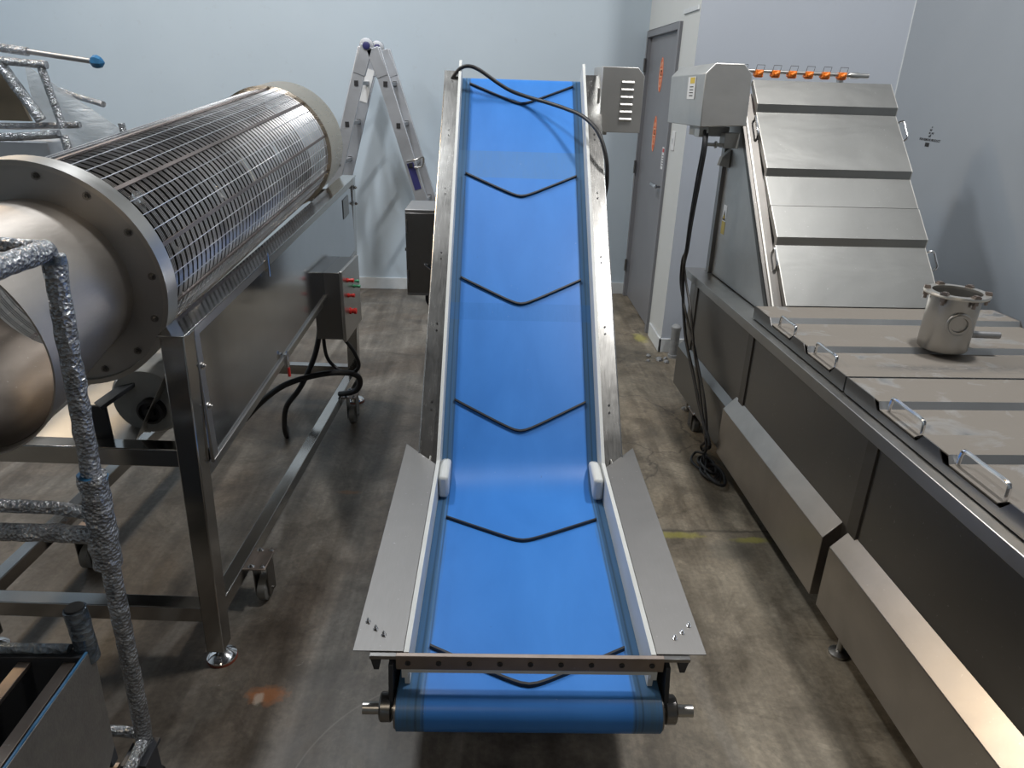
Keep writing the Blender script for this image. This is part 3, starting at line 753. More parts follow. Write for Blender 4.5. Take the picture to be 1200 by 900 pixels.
# control box on the far right corner
cb = build(MB().box(-.832, -.712, 3.03, 3.34, .615, .925), 'control_box', 'steel_dark', lm, .002)
ORG[cb.name] = ORG[lm.name]
build(MB().box(-.712, -.697, 3.022, 3.348, .607, .933), 'box_lid', 'steel', cb, .003)
for y, z, r, col in ((3.10, .875, .009, 'red_plastic'), (3.10, .805, .009, 'red_plastic'), (3.12, .725, .014, 'red_plastic'), (3.20, .845, .007, 'green_plastic'), (3.22, .815, .007, 'green_plastic')):
    build(MB().lathe((-.697, y, z), (1, 0, 0), [(0, r*1.1), (.006, r*1.1), (.008, r*.8), (.018, r*.8), (.02, r), (.03, r), (.032, r*.8)], 18), 'red_button' if col[0] == 'r' else 'green_button', col, cb)
build(MB().box(-.86, -.80, 3.1, 3.3, .80, .87), 'box_bracket', 'steel', lm)
def lw(p):  # machine design point to world
    q = Matrix.Rotation(rad(-2.2), 3, 'Z') @ (Vector(p)-Vector(LP)); return q+Vector(LP)
h1 = MB().tube(spline([(-.815, 3.20, .612), (-.825, 3.20, .55), (-.850, 3.19, .46), (-.890, 3.17, .37), (-.93, 3.14, .30), (-.99, 3.12, .22), (-1.02, 3.15, .10), (-1.03, 3.2, .016), (-1.06, 3.3, .014)], 8), .013, 10)
tag(build(h1, 'hose', 'black_rubber', None, 0, 38, (-1.0, 3.2, 0)), 'short thick black hose dropping from the drum machine control box behind the long cable', 'hose')
h2 = MB().tube(spline([(-1.19, 3.09, .160), (-1.178, 3.10, .174), (-1.12, 3.11, .235), (-1.046, 3.12, .298), (-.985, 3.13, .335), (-.923, 3.14, .358), (-.85, 3.15, .376), (-.781, 3.16, .386), (-.72, 3.17, .386), (-.673, 3.18, .378), (-.645, 3.2, .352), (-.642, 3.21, .31), (-.665, 3.22, .27), (-.71, 3.24, .245), (-.76, 3.27, .225)], 8), .0145, 10)
tag(build(h2, 'electric_cable', 'black_rubber', None, 0, 38, (-.9, 3.15, 0)), 'long thick black cable sweeping left under the drum machine, cut end hanging free', 'cable')
h3 = MB().tube(spline([(-.700, 3.15, .610), (-.690, 3.15, .57), (-.655, 3.17, .50), (-.635, 3.18, .43), (-.655, 3.2, .385), (-.70, 3.2, .37), (-.76, 3.21, .40), (-.80, 3.22, .46), (-.81, 3.23, .60)], 8), .009, 10)
tag(build(h3, 'electric_cable', 'black_rubber', None, 0, 38, (-.7, 3.2, 0)), 'black cable curling out right of the drum frame under the control box', 'cable')

# ------------------------------------------------------------------ steel hopper elevator on the right
RP = (1.10, 2.40, 0); PX = -.018
rot_r = (PX, 0, rad(.9))
rm = thing('hopper_elevator', 'large stainless hopper with sloped covered elevator, along the right side', 'machine', RP, rot_r)
MR = Matrix.Translation(RP) @ Matrix.Rotation(rad(.9), 4, 'Z') @ Matrix.Rotation(PX, 4, 'X') @ Matrix.Translation(-Vector(RP))
NY = .62; FY = 3.78; RXX = 2.20
body = MB().prism([(1.15, NY, .13), (1.15, FY, .13), (1.15, FY, .775), (1.15, NY, .775)], (RXX-1.15, 0, 0))
build(body, 'hopper_body', 'steel_dark', rm, .003)
lip = MB()
lip.box(1.10, 1.19, NY-.03, FY, .778, .82); lip.box(1.19, RXX+.04, FY-.06, FY, .778, .82); lip.box(RXX-.04, RXX+.04, NY-.03, FY-.06, .778, .82); lip.box(1.19, RXX-.04, NY-.03, NY+.04, .778, .82)
lip.box(1.19, RXX-.04, 2.82, FY-.06, .80, .815)
build(lip, 'hopper_rim', 'steel', rm, .002)
for y in (3.66, 2.82, 1.80):
    build(MB().box(1.144, 1.15, y-.028, y+.028, .14, .778), 'corner_post', 'post_steel', rm)
# narrow ledge and low panel in the far bay
build(MB().prism([(1.118, 2.90, .36), (1.15, 2.90, .39), (1.15, 2.90, .13), (1.118, 2.90, .13)], (0, FY-2.90, 0)), 'low_panel', 'steel_dark', rm, .001)
# chain guards: box with sloped top
def guard(y0, y1, zo):
    pr = [(1.095, y0, zo), (1.095, y0, .365), (1.168, y0, .445), (1.168, y0, zo)]
    g = build(MB().prism(pr, (0, y1-y0, 0)), 'side_guard', 'guard_steel', rm, .002); return g
guard(1.865, 2.885, .135); guard(NY+.1, 1.815, .135)
for y in (3.62, 1.745, .75):
    for x in (1.17, 2.1):
        zf = .018*(y-2.4)*-1*-1
        lg = build(MB().cyl((x, y, zf+.012), (x, y, .14), .010, 12).lathe((x, y, zf), (0, 0, 1), [(0, .032), (.008, .032), (.016, .012)], 20), 'levelling_foot', 'steel', rm)
caster(rm, 1.14, 3.38, .13); 
# elevator housing
def iz(y): return .868+(y-2.83)*(1.774-.868)/.80
XA, XB = 1.275, 1.955
hs = MB().prism([(1.215, 2.83, .82), (1.215, 3.60, iz(3.60)-.040), (1.215, 3.70, 1.72), (1.215, 3.735, 1.50), (1.215, 3.70, .82)], (.735, 0, 0))
hsg = build(hs, 'elevator_housing', 'housing_steel', rm, .003)
a = MB().prism([(1.205, 2.80, .82), (1.205, 2.80, iz(2.80)-.022), (1.205, 3.60, iz(3.60)-.022), (1.205, 3.60, iz(3.60)-.062), (1.205, 2.86, .82)], (.068, 0, 0))
srl = build(a, 'side_rail', 'post_steel', rm, .002)
a = MB().bar((1.226, 2.80, iz(2.80)-.018), (1.226, 3.60, iz(3.60)-.018), .009, .010)
build(a, 'rail_bead', 'steel_bright', srl, .001)
build(MB().box(1.195, 1.215, 3.655, 3.70, .82, 1.50), 'corner_post', 'steel_dark', rm, .001)
wl = build(MB().prism([(1.2135, 3.55, 1.11), (1.2135, 3.60, 1.11), (1.2135, 3.60, 1.19), (1.2135, 3.55, 1.19)], (.0014, 0, 0)), 'warning_label', 'paper_white', rm)
build(MB().prism([(1.2125, 3.555, 1.115), (1.2125, 3.597, 1.115), (1.2125, 3.576, 1.165)], (.001, 0, 0)), 'warning_triangle', 'ink_black', wl)
build(MB().prism([(1.212, 3.567, 1.124), (1.212, 3.585, 1.124), (1.212, 3.576, 1.145)], (.0005, 0, 0)), 'triangle_fill', 'yellow_label', wl)
build(MB().prism([(1.2135, 3.55, 1.045), (1.2135, 3.60, 1.045), (1.2135, 3.60, 1.108), (1.2135, 3.55, 1.108)], (.0014, 0, 0)), 'caution_label', 'yellow_label_dull', rm)
# gearmotor housing
dz = .02
hx = [(.985, 3.42, 1.545+dz), (.980, 3.42, 1.775+dz), (1.022, 3.42, 1.82+dz), (1.155, 3.42, 1.82+dz), (1.197, 3.42, 1.775+dz), (1.203, 3.42, 1.555+dz)]
mh = build(MB().prism(hx, (0, .62, 0)), 'motor_housing', 'housing_steel', rm, .004)
lb = build(MB().prism([(.9795, 3.56, 1.665+dz), (.9795, 3.69, 1.665+dz), (.9782, 3.69, 1.765+dz), (.9782, 3.56, 1.765+dz)], (.001, 0, 0)), 'housing_label', 'paper_white', mh)
build(MB().prism([(.978, 3.575, 1.735+dz), (.978, 3.65, 1.735+dz), (.9773, 3.65, 1.762+dz), (.9773, 3.575, 1.762+dz)], (.001, 0, 0)), 'label_pictogram', 'yellow_label', lb)
ll = MB()
for k in range(4): ll.box(.9783, .9795, 3.59, 3.65, 1.718+dz-.013*k, 1.722+dz-.013*k)
build(ll, 'label_lines', 'ink_black', lb)
gm = MB().box(1.02, 1.17, 3.55, 3.72, 1.50+dz, 1.545+dz).cyl((1.0, 3.5, 1.52+dz), (1.03, 3.5, 1.52+dz), .022, 14).box(.995, 1.04, 3.46, 3.54, 1.50+dz, 1.548+dz)
gm.cyl((1.05, 3.50, 1.465+dz), (1.17, 3.50, 1.465+dz), .008, 10).cyl((1.09, 3.5, 1.465+dz), (1.10, 3.5, 1.465+dz), .016, 12).box(1.13, 1.20, 3.48, 3.56, 1.45+dz, 1.52+dz)
gm.prism([(1.17, 3.6, 1.42), (1.21, 3.6, 1.46), (1.21, 3.6, 1.37), (1.16, 3.6, 1.38)], (0, .04, 0))
build(gm, 'gearbox', 'motor_grey', rm, .002)
# spray bar across the head, orange clamps with wire loops
zb_, yb2 = 1.822, 3.66
sb = build(MB().cyl((1.19, yb2, zb_), (1.80, yb2, zb_-.008), .009, 12).lathe((1.76, yb2, zb_-.008), (1, 0, 0), [(0, .011), (.01, .014), (.05, .014), (.06, .011), (.10, .012), (.10, 0)], 14)
    .box(1.25, 1.27, yb2, yb2+.03, 1.72, zb_).box(1.72, 1.74, yb2, yb2+.03, 1.70, zb_-.01), 'spray_bar', 'steel', rm)
for k in range(7):
    x = 1.215+.083*k
    if k:
        cl_ = build(MB().box(x-.006, x+.030, yb2-.022, yb2+.022, zb_-.022, zb_+.004).cyl((x+.002, yb2-.024, zb_-.016), (x+.024, yb2-.024, zb_-.004), .008, 8).prism([(x-.012, yb2-.01, zb_-.018), (x+.038, yb2-.01, zb_-.022), (x+.03, yb2-.01, zb_-.03), (x, yb2-.01, zb_-.03)], (0, .02, 0)), 'nozzle_clamp', 'clip_orange', sb, .002)
    else: cl_ = sb
    build(MB().tube([(x-.006, yb2-.012, zb_), (x-.002, yb2-.012, zb_+.026), (x+.036, yb2-.012, zb_+.026), (x+.032, yb2-.012, zb_)], .0014, 5), 'wire_loop', 'black_plastic', cl_)
# control cables on the left of the housing belong to the cable drop below
def lift(mb, M):
    for v in mb.v: v[:] = (M @ v)[:]
    return mb
# elevator covers (lift-off sheets lapped like shingles)
ct = Vector((0, .80, 1.774-.868)).normalized(); cn_ = Vector((0, -ct.z, ct.y))
def sp(x, s, h): return Vector((x, 2.83, .868))+ct*s+cn_*h
def shingle_sheet(prof, x0, x1, t=.004):
    A = [sp(x0, s, h) for s, h in prof]; B = [sp(x1, s, h) for s, h in prof]
    n = len(prof); mb = MB(); vs = A+B+[p-cn_*t for p in A]+[p-cn_*t for p in B]; fs = []
    for i in range(n-1):
        fs += [(i, i+1, n+i+1, n+i), (2*n+i, 3*n+i, 3*n+i+1, 2*n+i+1), (i, 2*n+i, 2*n+i+1, i+1), (n+i, n+i+1, 3*n+i+1, 3*n+i)]
    fs += [(0, n, 3*n, 2*n), (n-1, 3*n-1, 4*n-1, 2*n-1)]
    return mb.add(vs, fs)
def handle_mb(pa, pb, out, r=.005, h=.032):
    pa, pb, out = Vector(pa), Vector(pb), Vector(out).normalized()
    d = (pb-pa).normalized()
    return MB().tube(spline([pa, pa+out*h*.7, pa+out*h+d*.012, pa.lerp(pb, .5)+out*h, pb+out*h-d*.012, pb+out*h*.7, pb], 5), r, 8)
def elev_cover(label, prof, hs_, creases):
    p = sp(XA, prof[0][0], 0); pv = MR @ p
    t = thing('elevator_cover', label, 'cover', pv, rot_r, None)
    ORG[t.name] = tuple(p)
    build(shingle_sheet(prof, XA, XB), 'cover_sheet', 'steel_cover', t)
    for x in (XA-.004, XB):
        hem = MB()
        A = [sp(x, s, h) for s, h in prof]; B = [q-cn_*.028 for q in A]
        hem.strip(A, B, (.004, 0, 0))
        build(hem, 'side_hem', 'steel_bright', t)
    cr = MB()
    for s in creases: cr.bar(sp(XA, s, -.001), sp(XB, s, -.001), .006, .006, cn_)
    if creases: build(cr, 'seam_rib', 'steel_bright', t)
    for s0_, s1_ in hs_:
        for x, o in ((XA-.010, (-.3, 0, 0)), (XB+.008, (1, 0, 0))):
            oo = cn_+Vector(o)*.8
            build(handle_mb(sp(x, s0_, -.01), sp(x, s1_, -.01), oo), 'handle', 'chrome', t)
    return t
H = .026
elev_cover('upper steel cover sheet of the sloped elevator, with grab handles below its top ridge',
    [(.502, .012), (.664, .001), (.690, .028), (.866, .014), (1.024, .001), (1.050, .028), (1.20, .018)], [(.885, .99)], [.866])
elev_cover('lower steel cover sheet of the sloped elevator, just above the flat hopper covers', [(.0, .018), (.187, .009), (.304, .001), (.330, .028), (.498, .015)], [(.195, .285)], [.187])
# hopper covers
def lid(label, y_far, y_near, drops, hans):
    """drops: y where the sheet steps down; hans: (far,near) handle spans"""
    zt, dp = .875, .021
    prof = []; y = y_far; prof.append((y, zt))
    for dy, back in drops:
        prof += [(dy, zt), (dy-.012, zt-dp), (back+.03 if back else dy-.1, zt-dp), (back, zt)]
    if prof[-1][0] > y_near: prof.append((y_near, zt))
    p = Vector((1.14, y_far, .82)); t = thing('hopper_cover', label, 'lid', MR @ p, rot_r, None); ORG[t.name] = tuple(p)
    x0, x1 = 1.142, 2.19
    n = len(prof); mb = MB()
    A = [Vector((x0, y, z)) for y, z in prof]; B = [Vector((x1, y, z)) for y, z in prof]; th_ = Vector((0, 0, -.003))
    for i in range(n-1):
        ris = abs(prof[i][0]-prof[i+1][0]-.012) < .002
        mb.cur = 1 if ris else 0
        mb.add([A[i], A[i+1], B[i+1], B[i]], [(0, 1, 2, 3)])
        mb.cur = 0
        mb.add([A[i]+th_, A[i+1]+th_, B[i+1]+th_, B[i]+th_], [(3, 2, 1, 0)])
    sheet = build(mb, 'cover_sheet', ['steel_scraped' if y_far > 2.5 else 'steel_dusty', 'steel_riser'], t)
    # side skirt with notches at the handles
    zb = .824
    def side(x):
        top = []; y = y_far; top.append((y_far, zt+.001))
        for a, b_ in hans:
            top += [(a+.035, zt+.001), (a+.005, zt-.026), (b_-.005, zt-.026), (b_-.03, zt+.001)]
        top.append((y_near, zt+.001))
        return MB().strip([(x, y, z) for y, z in top], [(x, y, zb) for y, z in top], (-.004, 0, 0))
    build(side(x0), 'cover_skirt', 'steel_dark', t)
    build(side(x1+.004), 'cover_skirt', 'steel_dark', t)
    build(MB().box(x0, x1, y_near, y_near+.003, zb, zt).box(x0, x1, y_far-.003, y_far, zb, zt), 'cover_end', 'steel_riser', t)
    for a, b_ in hans:
        build(handle_mb((x0+.020, a-.015, zt-.028), (x0+.020, b_+.015, zt-.028), (.05, 0, 1), .0055, .050), 'handle', 'chrome', t)
    return t
lid('dusty steel hopper cover at the foot of the sloped elevator, under the steel pot', 2.822, 2.015, [(2.655, 2.43), (2.31, 2.10)], [(2.62, 2.45), (2.30, 2.12)])
lid('dusty steel hopper cover nearest the viewer on the right machine', 2.005, 1.15, [(1.82, 1.60), (1.49, 1.27)], [(1.81, 1.62), (1.49, 1.29)])
lid('dusty steel hopper cover at the near right end of the machine, mostly out of view', 1.14, NY, [(.98, .78)], [(.96, .80)])

# steel pot on the lid
pc_ = Vector((1.643, 2.340, .8775))
pot = thing('clamp_pot', 'round stainless pot with clamped flange standing on the dusty hopper cover', 'pot', pc_)
ptb = MB().lathe(pc_, (0, 0, 1), [(0, 0), (0, .078), (.006, .082), (.20, .082), (.20, .079), (.008, .077), (.004, 0)], 56)
build(ptb, 'pot_body', 'steel', pot)
build(MB().lathe(pc_, (0, 0, 1), [(.198, .079), (.198, .103), (.203, .105), (.209, .103), (.209, .079)], 56, True), 'pot_flange', 'steel_bright', pot)
for k in range(6):
    a = 2*PI*k/6-.45; e = Vector((math.cos(a), math.sin(a), 0)); tt = Vector((-e.y, e.x, 0))
    c = pc_+e*.094+Vector((0, 0, .007))
    build(MB().bar(c+Vector((0, 0, .178)), c+Vector((0, 0, .212)), .014, .018, e).bar(c-tt*.012+Vector((0, 0, .205)), c+tt*.012+Vector((0, 0, .205)), .02, .008).cyl(c+Vector((0, 0, .165)), c+Vector((0, 0, .18)), .006, 8), 'flange_clamp', 'steel_brown', pot)
e = Vector((-.22, -.97, 0)).normalized(); c = pc_+e*.070+Vector((0, 0, .112))
pr_ = MB().lathe(c, e, [(0, .034), (.022, .034), (.022, .027), (.014, .025), (.014, 0)], 30); 
pr_.tube([c+e*.016+(Vector((0, 0, 1))*math.cos(t)+e.cross(Vector((0, 0, 1)))*math.sin(t))*.037 for t in [2*PI*i/30 for i in range(30)]], .005, 8, closed=True)
build(pr_, 'port', 'steel', pot)
build(MB().cyl(pc_+Vector((.08, -.01, .055)), pc_+Vector((.105, -.015, .055)), .013, 12).cyl(pc_+Vector((.10, -.015, .055)), pc_+Vector((.185, -.02, .055)), .0125, 14), 'spigot', 'steel_matte', pot)

# cables hanging from the gearmotor housing
cab = [[(1.005, 3.49, 1.53), (1, 3.44, 1.45), (0.995, 3.45, 1.3), (0.985, 3.46, 1.1), (0.99, 3.48, 0.95), (1.02, 3.6, 0.86), (1.042, 3.66, 0.76), (1.052, 3.62, 0.62), (1.055, 3.5, 0.47), (1.06, 3.33, 0.36), (1.06, 3.12, 0.24), (1.062, 2.92, 0.15), (1.083, 3.04, 0.06), (1.07, 2.98, 0.018), (1.035, 2.9, 0.014), (1.065, 2.82, 0.014), (1.115, 2.88, 0.014)],
       [(1.02, 3.5, 1.53), (1.012, 3.46, 1.45), (1.007, 3.47, 1.3), (0.998, 3.48, 1.1), (1, 3.5, 0.95), (1.03, 3.64, 0.86), (1.048, 3.62, 0.76), (1.062, 3.5, 0.62), (1.062, 3.36, 0.47), (1.065, 3.24, 0.36), (1.062, 3.05, 0.2), (1.06, 2.95, 0.1), (1.055, 3.08, 0.02), (1.015, 3, 0.014), (1.055, 2.9, 0.014), (1.125, 2.94, 0.02)],
       [(1.012, 3.52, 1.53), (1.006, 3.49, 1.45), (1, 3.5, 1.3), (0.992, 3.5, 1.1), (1, 3.53, 0.95), (1.03, 3.68, 0.86), (1.045, 3.7, 0.72), (1.06, 3.56, 0.58), (1.07, 3.44, 0.5), (1.07, 3.3, 0.42), (1.066, 3.1, 0.3), (1.064, 2.98, 0.16), (1.085, 3.1, 0.04), (1.105, 3.06, 0.016), (1.075, 2.96, 0.03), (1.045, 2.86, 0.03), (1.095, 2.8, 0.012)]]
labs = ['thickest black cable dropping from the motor housing down beside the steel hopper', 'black cable whose loop lies furthest left on the floor by the steel hopper', 'thin black cable running closest against the far end of the steel hopper']
for pts, lab, r in zip(cab, labs, (.0085, .0065, .0065)):
    tag(build(MB().tube(spline(pts, 8), r, 9), 'power_cable', 'black_rubber', None, 0, 38, tuple(pts[-1])), lab, 'cable')
cc = MB()
for k in range(4):
    c = Vector((1.075+.004*k, 2.98-.045*k, .012+.016*(k % 2))); r_ = .045+.006*k
    cc.tube([c+Vector((math.cos(2*PI*i/28)*r_*.6, math.sin(2*PI*i/28)*r_*1.5, .005*math.sin(4*PI*i/28))) for i in range(28)], .0075, 8, closed=True)
tag(build(cc, 'cable_coil', 'black_rubber', None, 0, 38, (1.08, 2.9, 0)), 'tangled coil of black cable on the floor at the foot of the steel hopper', 'cable')

# ------------------------------------------------------------------ folding ladder against the back wall
ld = thing('folding_ladder', 'grey aluminium folding ladder opened in an A against the back wall', 'ladder', (-.85, 5.6, 0))
apex = Vector((-.865, 5.42, 1.925))
def rail_l(x_top, x_bot, y, ztop_, zbot_): return Vector((x_top, y, ztop_)), Vector((x_bot, y, zbot_))
for side_, xt, xb in (('l', -.905, -1.47), ('r', -.835, -.27)):
    for yk, dx in ((5.42, 0), (5.78, .02)):
        a, b_ = Vector((xt+dx, yk, 1.90)), Vector((xb+dx, yk, .0))
        rl = MB().bar(a, b_, .028, .088, (1, 0, .3))
        r_ = build(rl, 'ladder_rail', 'ladder_metal', ld, .004)
        d = (b_-a)
        for k in range(6):
            c = a+d*(.12+.145*k)
            build(MB().box(c.x-.014, c.x+.014, c.y-.018, c.y-.0135, c.z-.018, c.z+.018), 'rung_socket', 'black_plastic', r_)
        if yk > 5.5:
            pass
    for k in range(6):
        a = Vector((xt, 5.43, 1.90)); b_ = Vector((xb, 5.43, 0)); c = a.lerp(b_, .12+.145*k)
        build(MB().bar(c, c+Vector((.02, .34, 0)), .032, .026), 'rung', 'steel_matte', ld, .003)
    c = Vector((xt, 5.42, 1.90)).lerp(Vector((xb, 5.42, 0)), .27 if side_ == 'l' else .43)
lb_ = MB(); a = Vector((-.885, 5.762, 1.90)); b_ = Vector((-1.45, 5.762, 0))
build(MB().bar(a.lerp(b_, .07), a.lerp(b_, .19), .002, .06, (1, 0, .3)), 'ladder_label', 'paper_white', ld)
a = Vector((-.835, 5.404, 1.90)); b_ = Vector((-.27, 5.404, 0))
build(MB().bar(a.lerp(b_, .40), a.lerp(b_, .50), .002, .05, (1, 0, .3)), 'ladder_label', 'hinge_blue', ld)
for yk in (5.42, 5.78):
    dx = .02 if yk > 5.5 else 0
    hn = build(MB().lathe((-.888+dx, yk-.024, 1.915), (0, 1, 0), [(.008, .046), (.010, .050), (.038, .050), (.040, .046)], 28).bar((-.888+dx, yk, 1.915), (-.95+dx, yk, 1.73), .036, .085, (1, 0, .3)).bar((-.85+dx, yk, 1.90), (-.785+dx, yk, 1.72), .036, .085, (1, 0, .3)), 'ladder_hinge', 'ladder_metal', ld, .003)
    build(MB().lathe((-.888+dx, yk-.024, 1.915), (0, -1, 0), [(-.01, .026), (.002, .026), (.006, .02), (.006, 0)], 24), 'hinge_knob', 'hinge_blue', hn)
ck = Vector((-.835, 5.40, 1.90)).lerp(Vector((-.27, 5.40, 0)), .40)
build(MB().tube(spline([ck+Vector((-.02, -.01, .01)), ck+Vector((.05, -.06, .03)), ck+Vector((.10, -.02, .045)), ck+Vector((.09, 0, -.02)), ck+Vector((.03, -.01, -.03))], 5), .007, 8), 'locking_clip', 'steel', ld)

# ------------------------------------------------------------------ bubble-wrapped cart, lower left foreground
ct_ = thing('wrapped_cart', 'tubular steel cart wrapped in silver bubble film, nearest at lower left', 'cart', (-.81, 1.24, 0))
def wrapped(name, pts, r, mat='bubble_wrap', par=ct_, seed=0, wob=.12, n=20):
    return build(MB().tube(dense(pts, .008), r, n, wob=wob, seed=seed), name, mat, par, 0, 60)
PXc, PY = -.795, 1.24
wrapped('post', [(-.775, PY, 1.415), (-.800, PY, .96), (-.812, PY, .60), (-.828, PY, .21)], .019, seed=1)
wrapped('sleeve', [(-.800, PY, .965), (-.803, PY, .90), (-.806, PY, .82), (-.812, PY, .74)], [.026]*0 or .028, seed=2, wob=.18)
wrapped('top_rail', [(-.775, PY-.01, 1.425), (-.785, .9, 1.428), (-.80, .45, 1.43)], .019, seed=3)
wrapped('top_rail', [(-.79, PY+.012, 1.425), (-1.1, PY+.012, 1.435), (-1.38, PY+.012, 1.44)], .013, seed=4)
wrapped('middle_rail', [(-.81, PY, .870), (-.90, PY+.01, .878), (-1.4, PY+.02, .886)], .014, seed=5)
wrapped('middle_rail', [(-.81, PY-.01, .822), (-.90, PY, .822), (-1.4, PY, .826)], .019, seed=6)
wrapped('side_rail', [(-.812, PY-.01, .842), (-.812, 1.0, .842), (-.812, .45, .842)][:2], .001, seed=7) if False else None
wrapped('post', [(-1.40, PY, 1.42), (-1.40, PY, .21)], .019, seed=8)
wrapped('post', [(-.80, .45, 1.42), (-.812, .45, .21)], .019, seed=9)
wrapped('post', [(-1.40, .45, 1.42), (-1.40, .45, .21)], .019, seed=10)
wrapped('bottom_rail', [(-.828, PY, .235), (-.91, PY, .245)], .013, seed=11)
wrapped('bottom_rail', [(-.822, PY-.02, .225), (-.812, .9, .225), (-.81, .47, .225)], .015, seed=12)
wrapped('bottom_rail', [(-1.40, PY, .225), (-1.40, .47, .225)], .015, seed=13)
build(MB().tube(dense([(-.775, PY-.02, 1.435), (-.765, PY+.01, 1.40), (-.780, PY+.012, 1.30), (-.797, PY+.014, .98)], .01), .008, 8, wob=.4, seed=3), 'film_fold', 'bubble_wrap', ct_)
build(MB().lathe((-.800, PY, .955), (.25, .1, 1), [(0, .0285), (.008, .0290), (.010, .02)], 9), 'tape_band', 'blue_tape', ct_, 0, 20)
build(MB().lathe((-.776, PY, 1.40), (.05, 0, 1), [(0, .0215), (.014, .0215)], 18), 'tape_band', 'wrap_dark', ct_)
# tray
TZ = .582; TX = -.842; TY = 1.17
sd = MB().prism([(TX, .45, TZ), (TX, TY, TZ), (TX, TY-.02, .30), (TX, 1.02, .20), (TX, .45, .20)], (.003, 0, 0))
tr = build(sd, 'tray_side', 'bubble_sheet', ct_, .001)
build(MB().tube(dense([(TX, .45, TZ+.002), (TX, TY, TZ+.002)], .02), .003, 8, wob=.3), 'tape_edge', 'blue_tape', tr)
build(MB().box(-1.37, TX-.003, TY-.035, TY-.01, .25, TZ+.0).box(-1.37, -1.367, .45, TY, .25, TZ), 'tray_wall', 'dark_paint', ct_, .002)
build(MB().tube(dense([(-1.37, TY-.018, TZ+.008), (TX-.035, TY-.018, TZ+.008)], .02), .011, 10, wob=.25), 'tray_top_rail', 'wrap_dark', ct_)
build(MB().box(-1.37, TX, .45, TY-.03, .225, .24), 'tray_bottom', 'dark_paint', ct_)
for x in (-.872, -.965, -1.05, -1.14, -1.23):
    build(MB().box(x-.014, x+.012, .47, TY-.035, TZ-.022, TZ-.012), 'slat', 'steel_brown', ct_, .001)
wrapped('corner_post', [(TX-.012, TY-.004, .685), (TX-.010, TY-.004, .55)], .022, 'wrap_dark', seed=20)
build(MB().cyl((TX-.012, TY-.004, .682), (TX-.012, TY-.004, .690), .018, 16), 'post_opening', 'ink_black', ct_)
build(MB().box(-.90, -.845, 1.05, 1.16, .225, .235), 'base_plate', 'steel_brown', ct_)
for x, y in ((-.825, PY-.03), (-1.40, PY-.03), (-.81, .48), (-1.40, .48)):
    build(MB().box(x-.03, x+.03, y-.04, y+.04, .200, .210).box(x-.024, x-.020, y-.03, y+.03, .05, .2).box(x+.020, x+.024, y-.03, y+.03, .05, .2), 'caster_fork', 'dark_paint', ct_, .001)
    build(MB().lathe((x-.016, y, .062), (1, 0, 0), [(0, .052), (.004, .062), (.028, .062), (.032, .052)], 26), 'caster_wheel', 'black_rubber', ct_)

# ------------------------------------------------------------------ wrapped rack standing behind the drum, far left
rk = thing('wrapped_rack', 'film-wrapped tubular rack with a tan board, standing behind the drum at far left', 'rack', (-2.3, 4.0, 0))
def rw(name, pts, r, mat='bubble_wrap', seed=0): return wrapped(name, pts, r, mat, rk, seed, .1, 12)
YK = 4.0
def rx(px, py, y=YK):  # measured positions at the rack's depth
    return None
rw('upper_rail', [(-2.95, 4.0, 1.83), (-2.52, 4.0, 1.80), (-2.38, 4.0, 1.785)], .022, seed=31)
rod = build(MB().cyl((-2.42, 4.0, 1.79), (-2.055, 4.0, 1.748), .013, 14), 'push_rod', 'steel_matte', rk)
tp = build(MB().lathe((-2.07, 4.0, 1.750), (1, 0, -.1), [(0, .018), (.012, .030), (.03, .034), (.05, .026), (.066, .006)], 7), 'rod_tip', 'blue_tape', rk, 0, 20)
rw('middle_rail', [(-2.95, 3.95, 1.75), (-2.55, 3.95, 1.742), (-2.27, 3.95, 1.725)], .020, seed=32)
rw('upright', [(-2.50, 3.95, 1.72), (-2.36, 3.95, 1.46)], .028, seed=33)
rw('upright', [(-2.30, 3.95, 1.71), (-2.255, 3.95, 1.42)], .020, seed=34)
rw('lower_rail', [(-2.95, 3.98, 1.42), (-2.5, 3.98, 1.425), (-2.18, 3.98, 1.44)], .017, seed=35)
rw('lower_rail', [(-2.95, 3.93, 1.36), (-2.5, 3.93, 1.375), (-2.27, 3.93, 1.395)], .021, seed=36)
rw('side_rail', [(-2.40, 4.25, 1.60), (-2.30, 4.2, 1.575), (-2.10, 4.1, 1.540)], .016, seed=37)
rw('upright', [(-2.25, 3.93, 1.39), (-2.215, 3.93, 1.10), (-2.2, 3.93, .02)], .022, seed=38)
rw('upright', [(-2.00, 4.05, 1.45), (-1.98, 4.05, 1.28), (-1.98, 4.05, .02)], .018, seed=39)
rw('upright', [(-2.98, 3.93, 1.80), (-2.98, 3.93, .02)], .022, seed=40)
rw('upright', [(-2.98, 4.25, 1.80), (-2.98, 4.25, .02)], .022, seed=41)
build(MB().prism([(-2.95, 3.99, 1.45), (-2.44, 3.99, 1.45), (-2.52, 3.99, 1.73), (-2.95, 3.99, 1.73)], (0, .02, 0)), 'tan_board', 'tan_board', rk)
build(MB().box(-2.95, -2.36, 3.96, 4.2, 1.22, 1.35), 'wrapped_tray', 'ladder_metal', rk, .006)
fl = MB(); nx, ny_ = 14, 10
vs = []
for j in range(ny_+1):
    for i in range(nx+1):
        u, v_ = i/nx, j/ny_
        x = -2.46+(.46)*u; z = 1.15+(.58-.33*u)*v_
        vs.append((x, 4.08+.03*noise.noise(Vector((x*6, z*6, 0))), z))
fl.add(vs, [(j*(nx+1)+i, j*(nx+1)+i+1, (j+1)*(nx+1)+i+1, (j+1)*(nx+1)+i) for j in range(ny_) for i in range(nx)])
flo = build(fl, 'clear_film', 'clear_film', rk)
so = flo.modifiers.new('Solidify', 'SOLIDIFY'); so.thickness = .0015

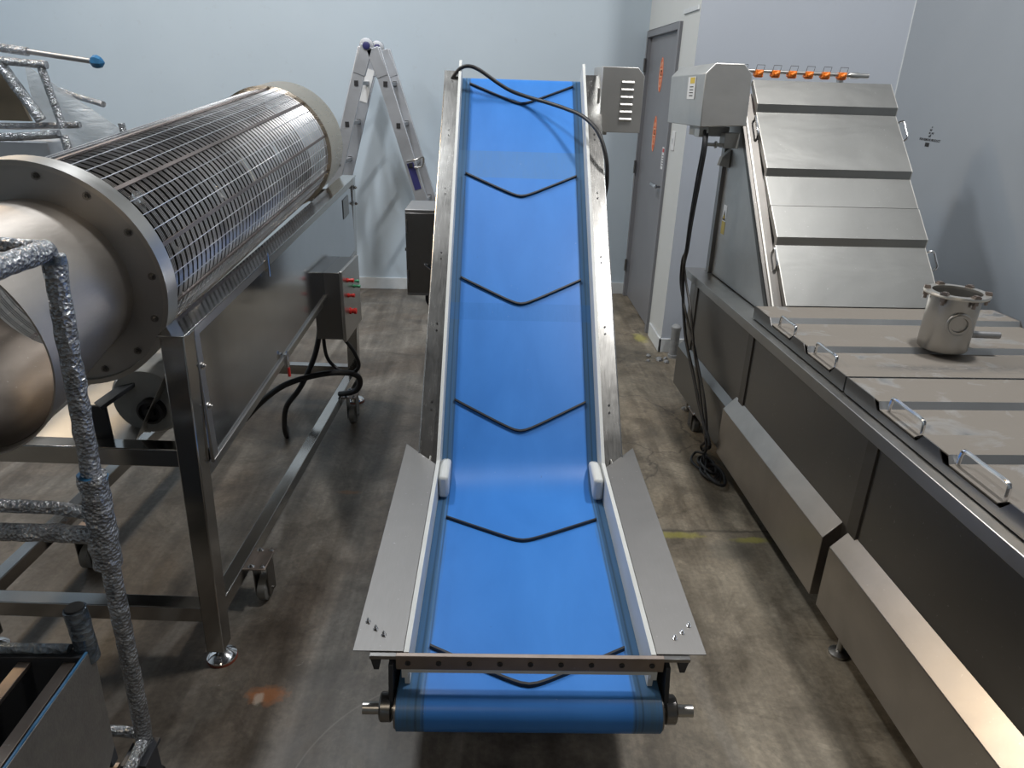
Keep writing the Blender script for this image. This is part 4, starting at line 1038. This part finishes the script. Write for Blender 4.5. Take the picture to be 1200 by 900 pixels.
# ------------------------------------------------------------------ light
def area(name, loc, size, power, col=(1, 1, 1), sy=None, aim=None, spread=180):
    l = bpy.data.lights.new(name, 'AREA'); l.energy = power; l.color = col; l.shape = 'RECTANGLE'; l.size = size; l.size_y = sy or size; l.spread = rad(spread)
    o = bpy.data.objects.new(name, l); COL.objects.link(o); o.location = loc
    if aim: o.rotation_euler = (Vector(aim)-Vector(loc)).to_track_quat('-Z', 'Y').to_euler()
    return o
area('ceiling_lamp_a', (-1.25, 3.7, HZ-.05), .25, 80, (.95, .98, 1), .5)
area('ceiling_lamp_b', (1.62, 2.4, HZ-.05), .22, 98, (1, .98, .95), .5)
area('ceiling_lamp_c', (.15, 2.9, HZ-.05), .20, 8, (1, .99, .97), .9)
area('ceiling_lamp_d', (-3.4, 3.6, HZ-.05), .30, 52, (.93, .97, 1), 1.2)
area('ceiling_lamp_e', (-3.5, 4.4, 4.2), .55, 42, (1, .74, .45), .55, (1.0, 1.4, .4))
area('ceiling_lamp_f', (-.6, -2.5, HZ-.05), .30, 32, (1, .86, .68), 1.2)
w = bpy.data.worlds.new('World'); sc.world = w; w.use_nodes = True
w.node_tree.nodes['Background'].inputs[0].default_value = (.7, .8, .9, 1)
w.node_tree.nodes['Background'].inputs[1].default_value = .3

# ------------------------------------------------------------------ camera
f_px = 817.; pit, yaw, rol = rad(23.5), rad(2.1), rad(1.8)
F = Vector((math.sin(yaw)*math.cos(pit), math.cos(yaw)*math.cos(pit), -math.sin(pit)))
R0 = Vector((math.cos(yaw), -math.sin(yaw), 0)); U0 = R0.cross(F)
R1 = R0*math.cos(rol)+U0*math.sin(rol); U1 = -R0*math.sin(rol)+U0*math.cos(rol)
cam = bpy.data.cameras.new('Camera'); co = bpy.data.objects.new('Camera', cam); COL.objects.link(co)
co.matrix_world = Matrix(((R1.x, U1.x, -F.x, 0), (R1.y, U1.y, -F.y, 0), (R1.z, U1.z, -F.z, 1.72), (0, 0, 0, 1)))
cam.sensor_fit = 'HORIZONTAL'; cam.sensor_width = 36; cam.lens = f_px/1200*36; cam.clip_start = .02
sc.camera = co
sc.view_settings.view_transform = 'Standard'; sc.view_settings.look = 'None'
sc.view_settings.gamma = 1; sc.view_settings.use_curve_mapping = False
sc.view_settings.exposure = 0.0
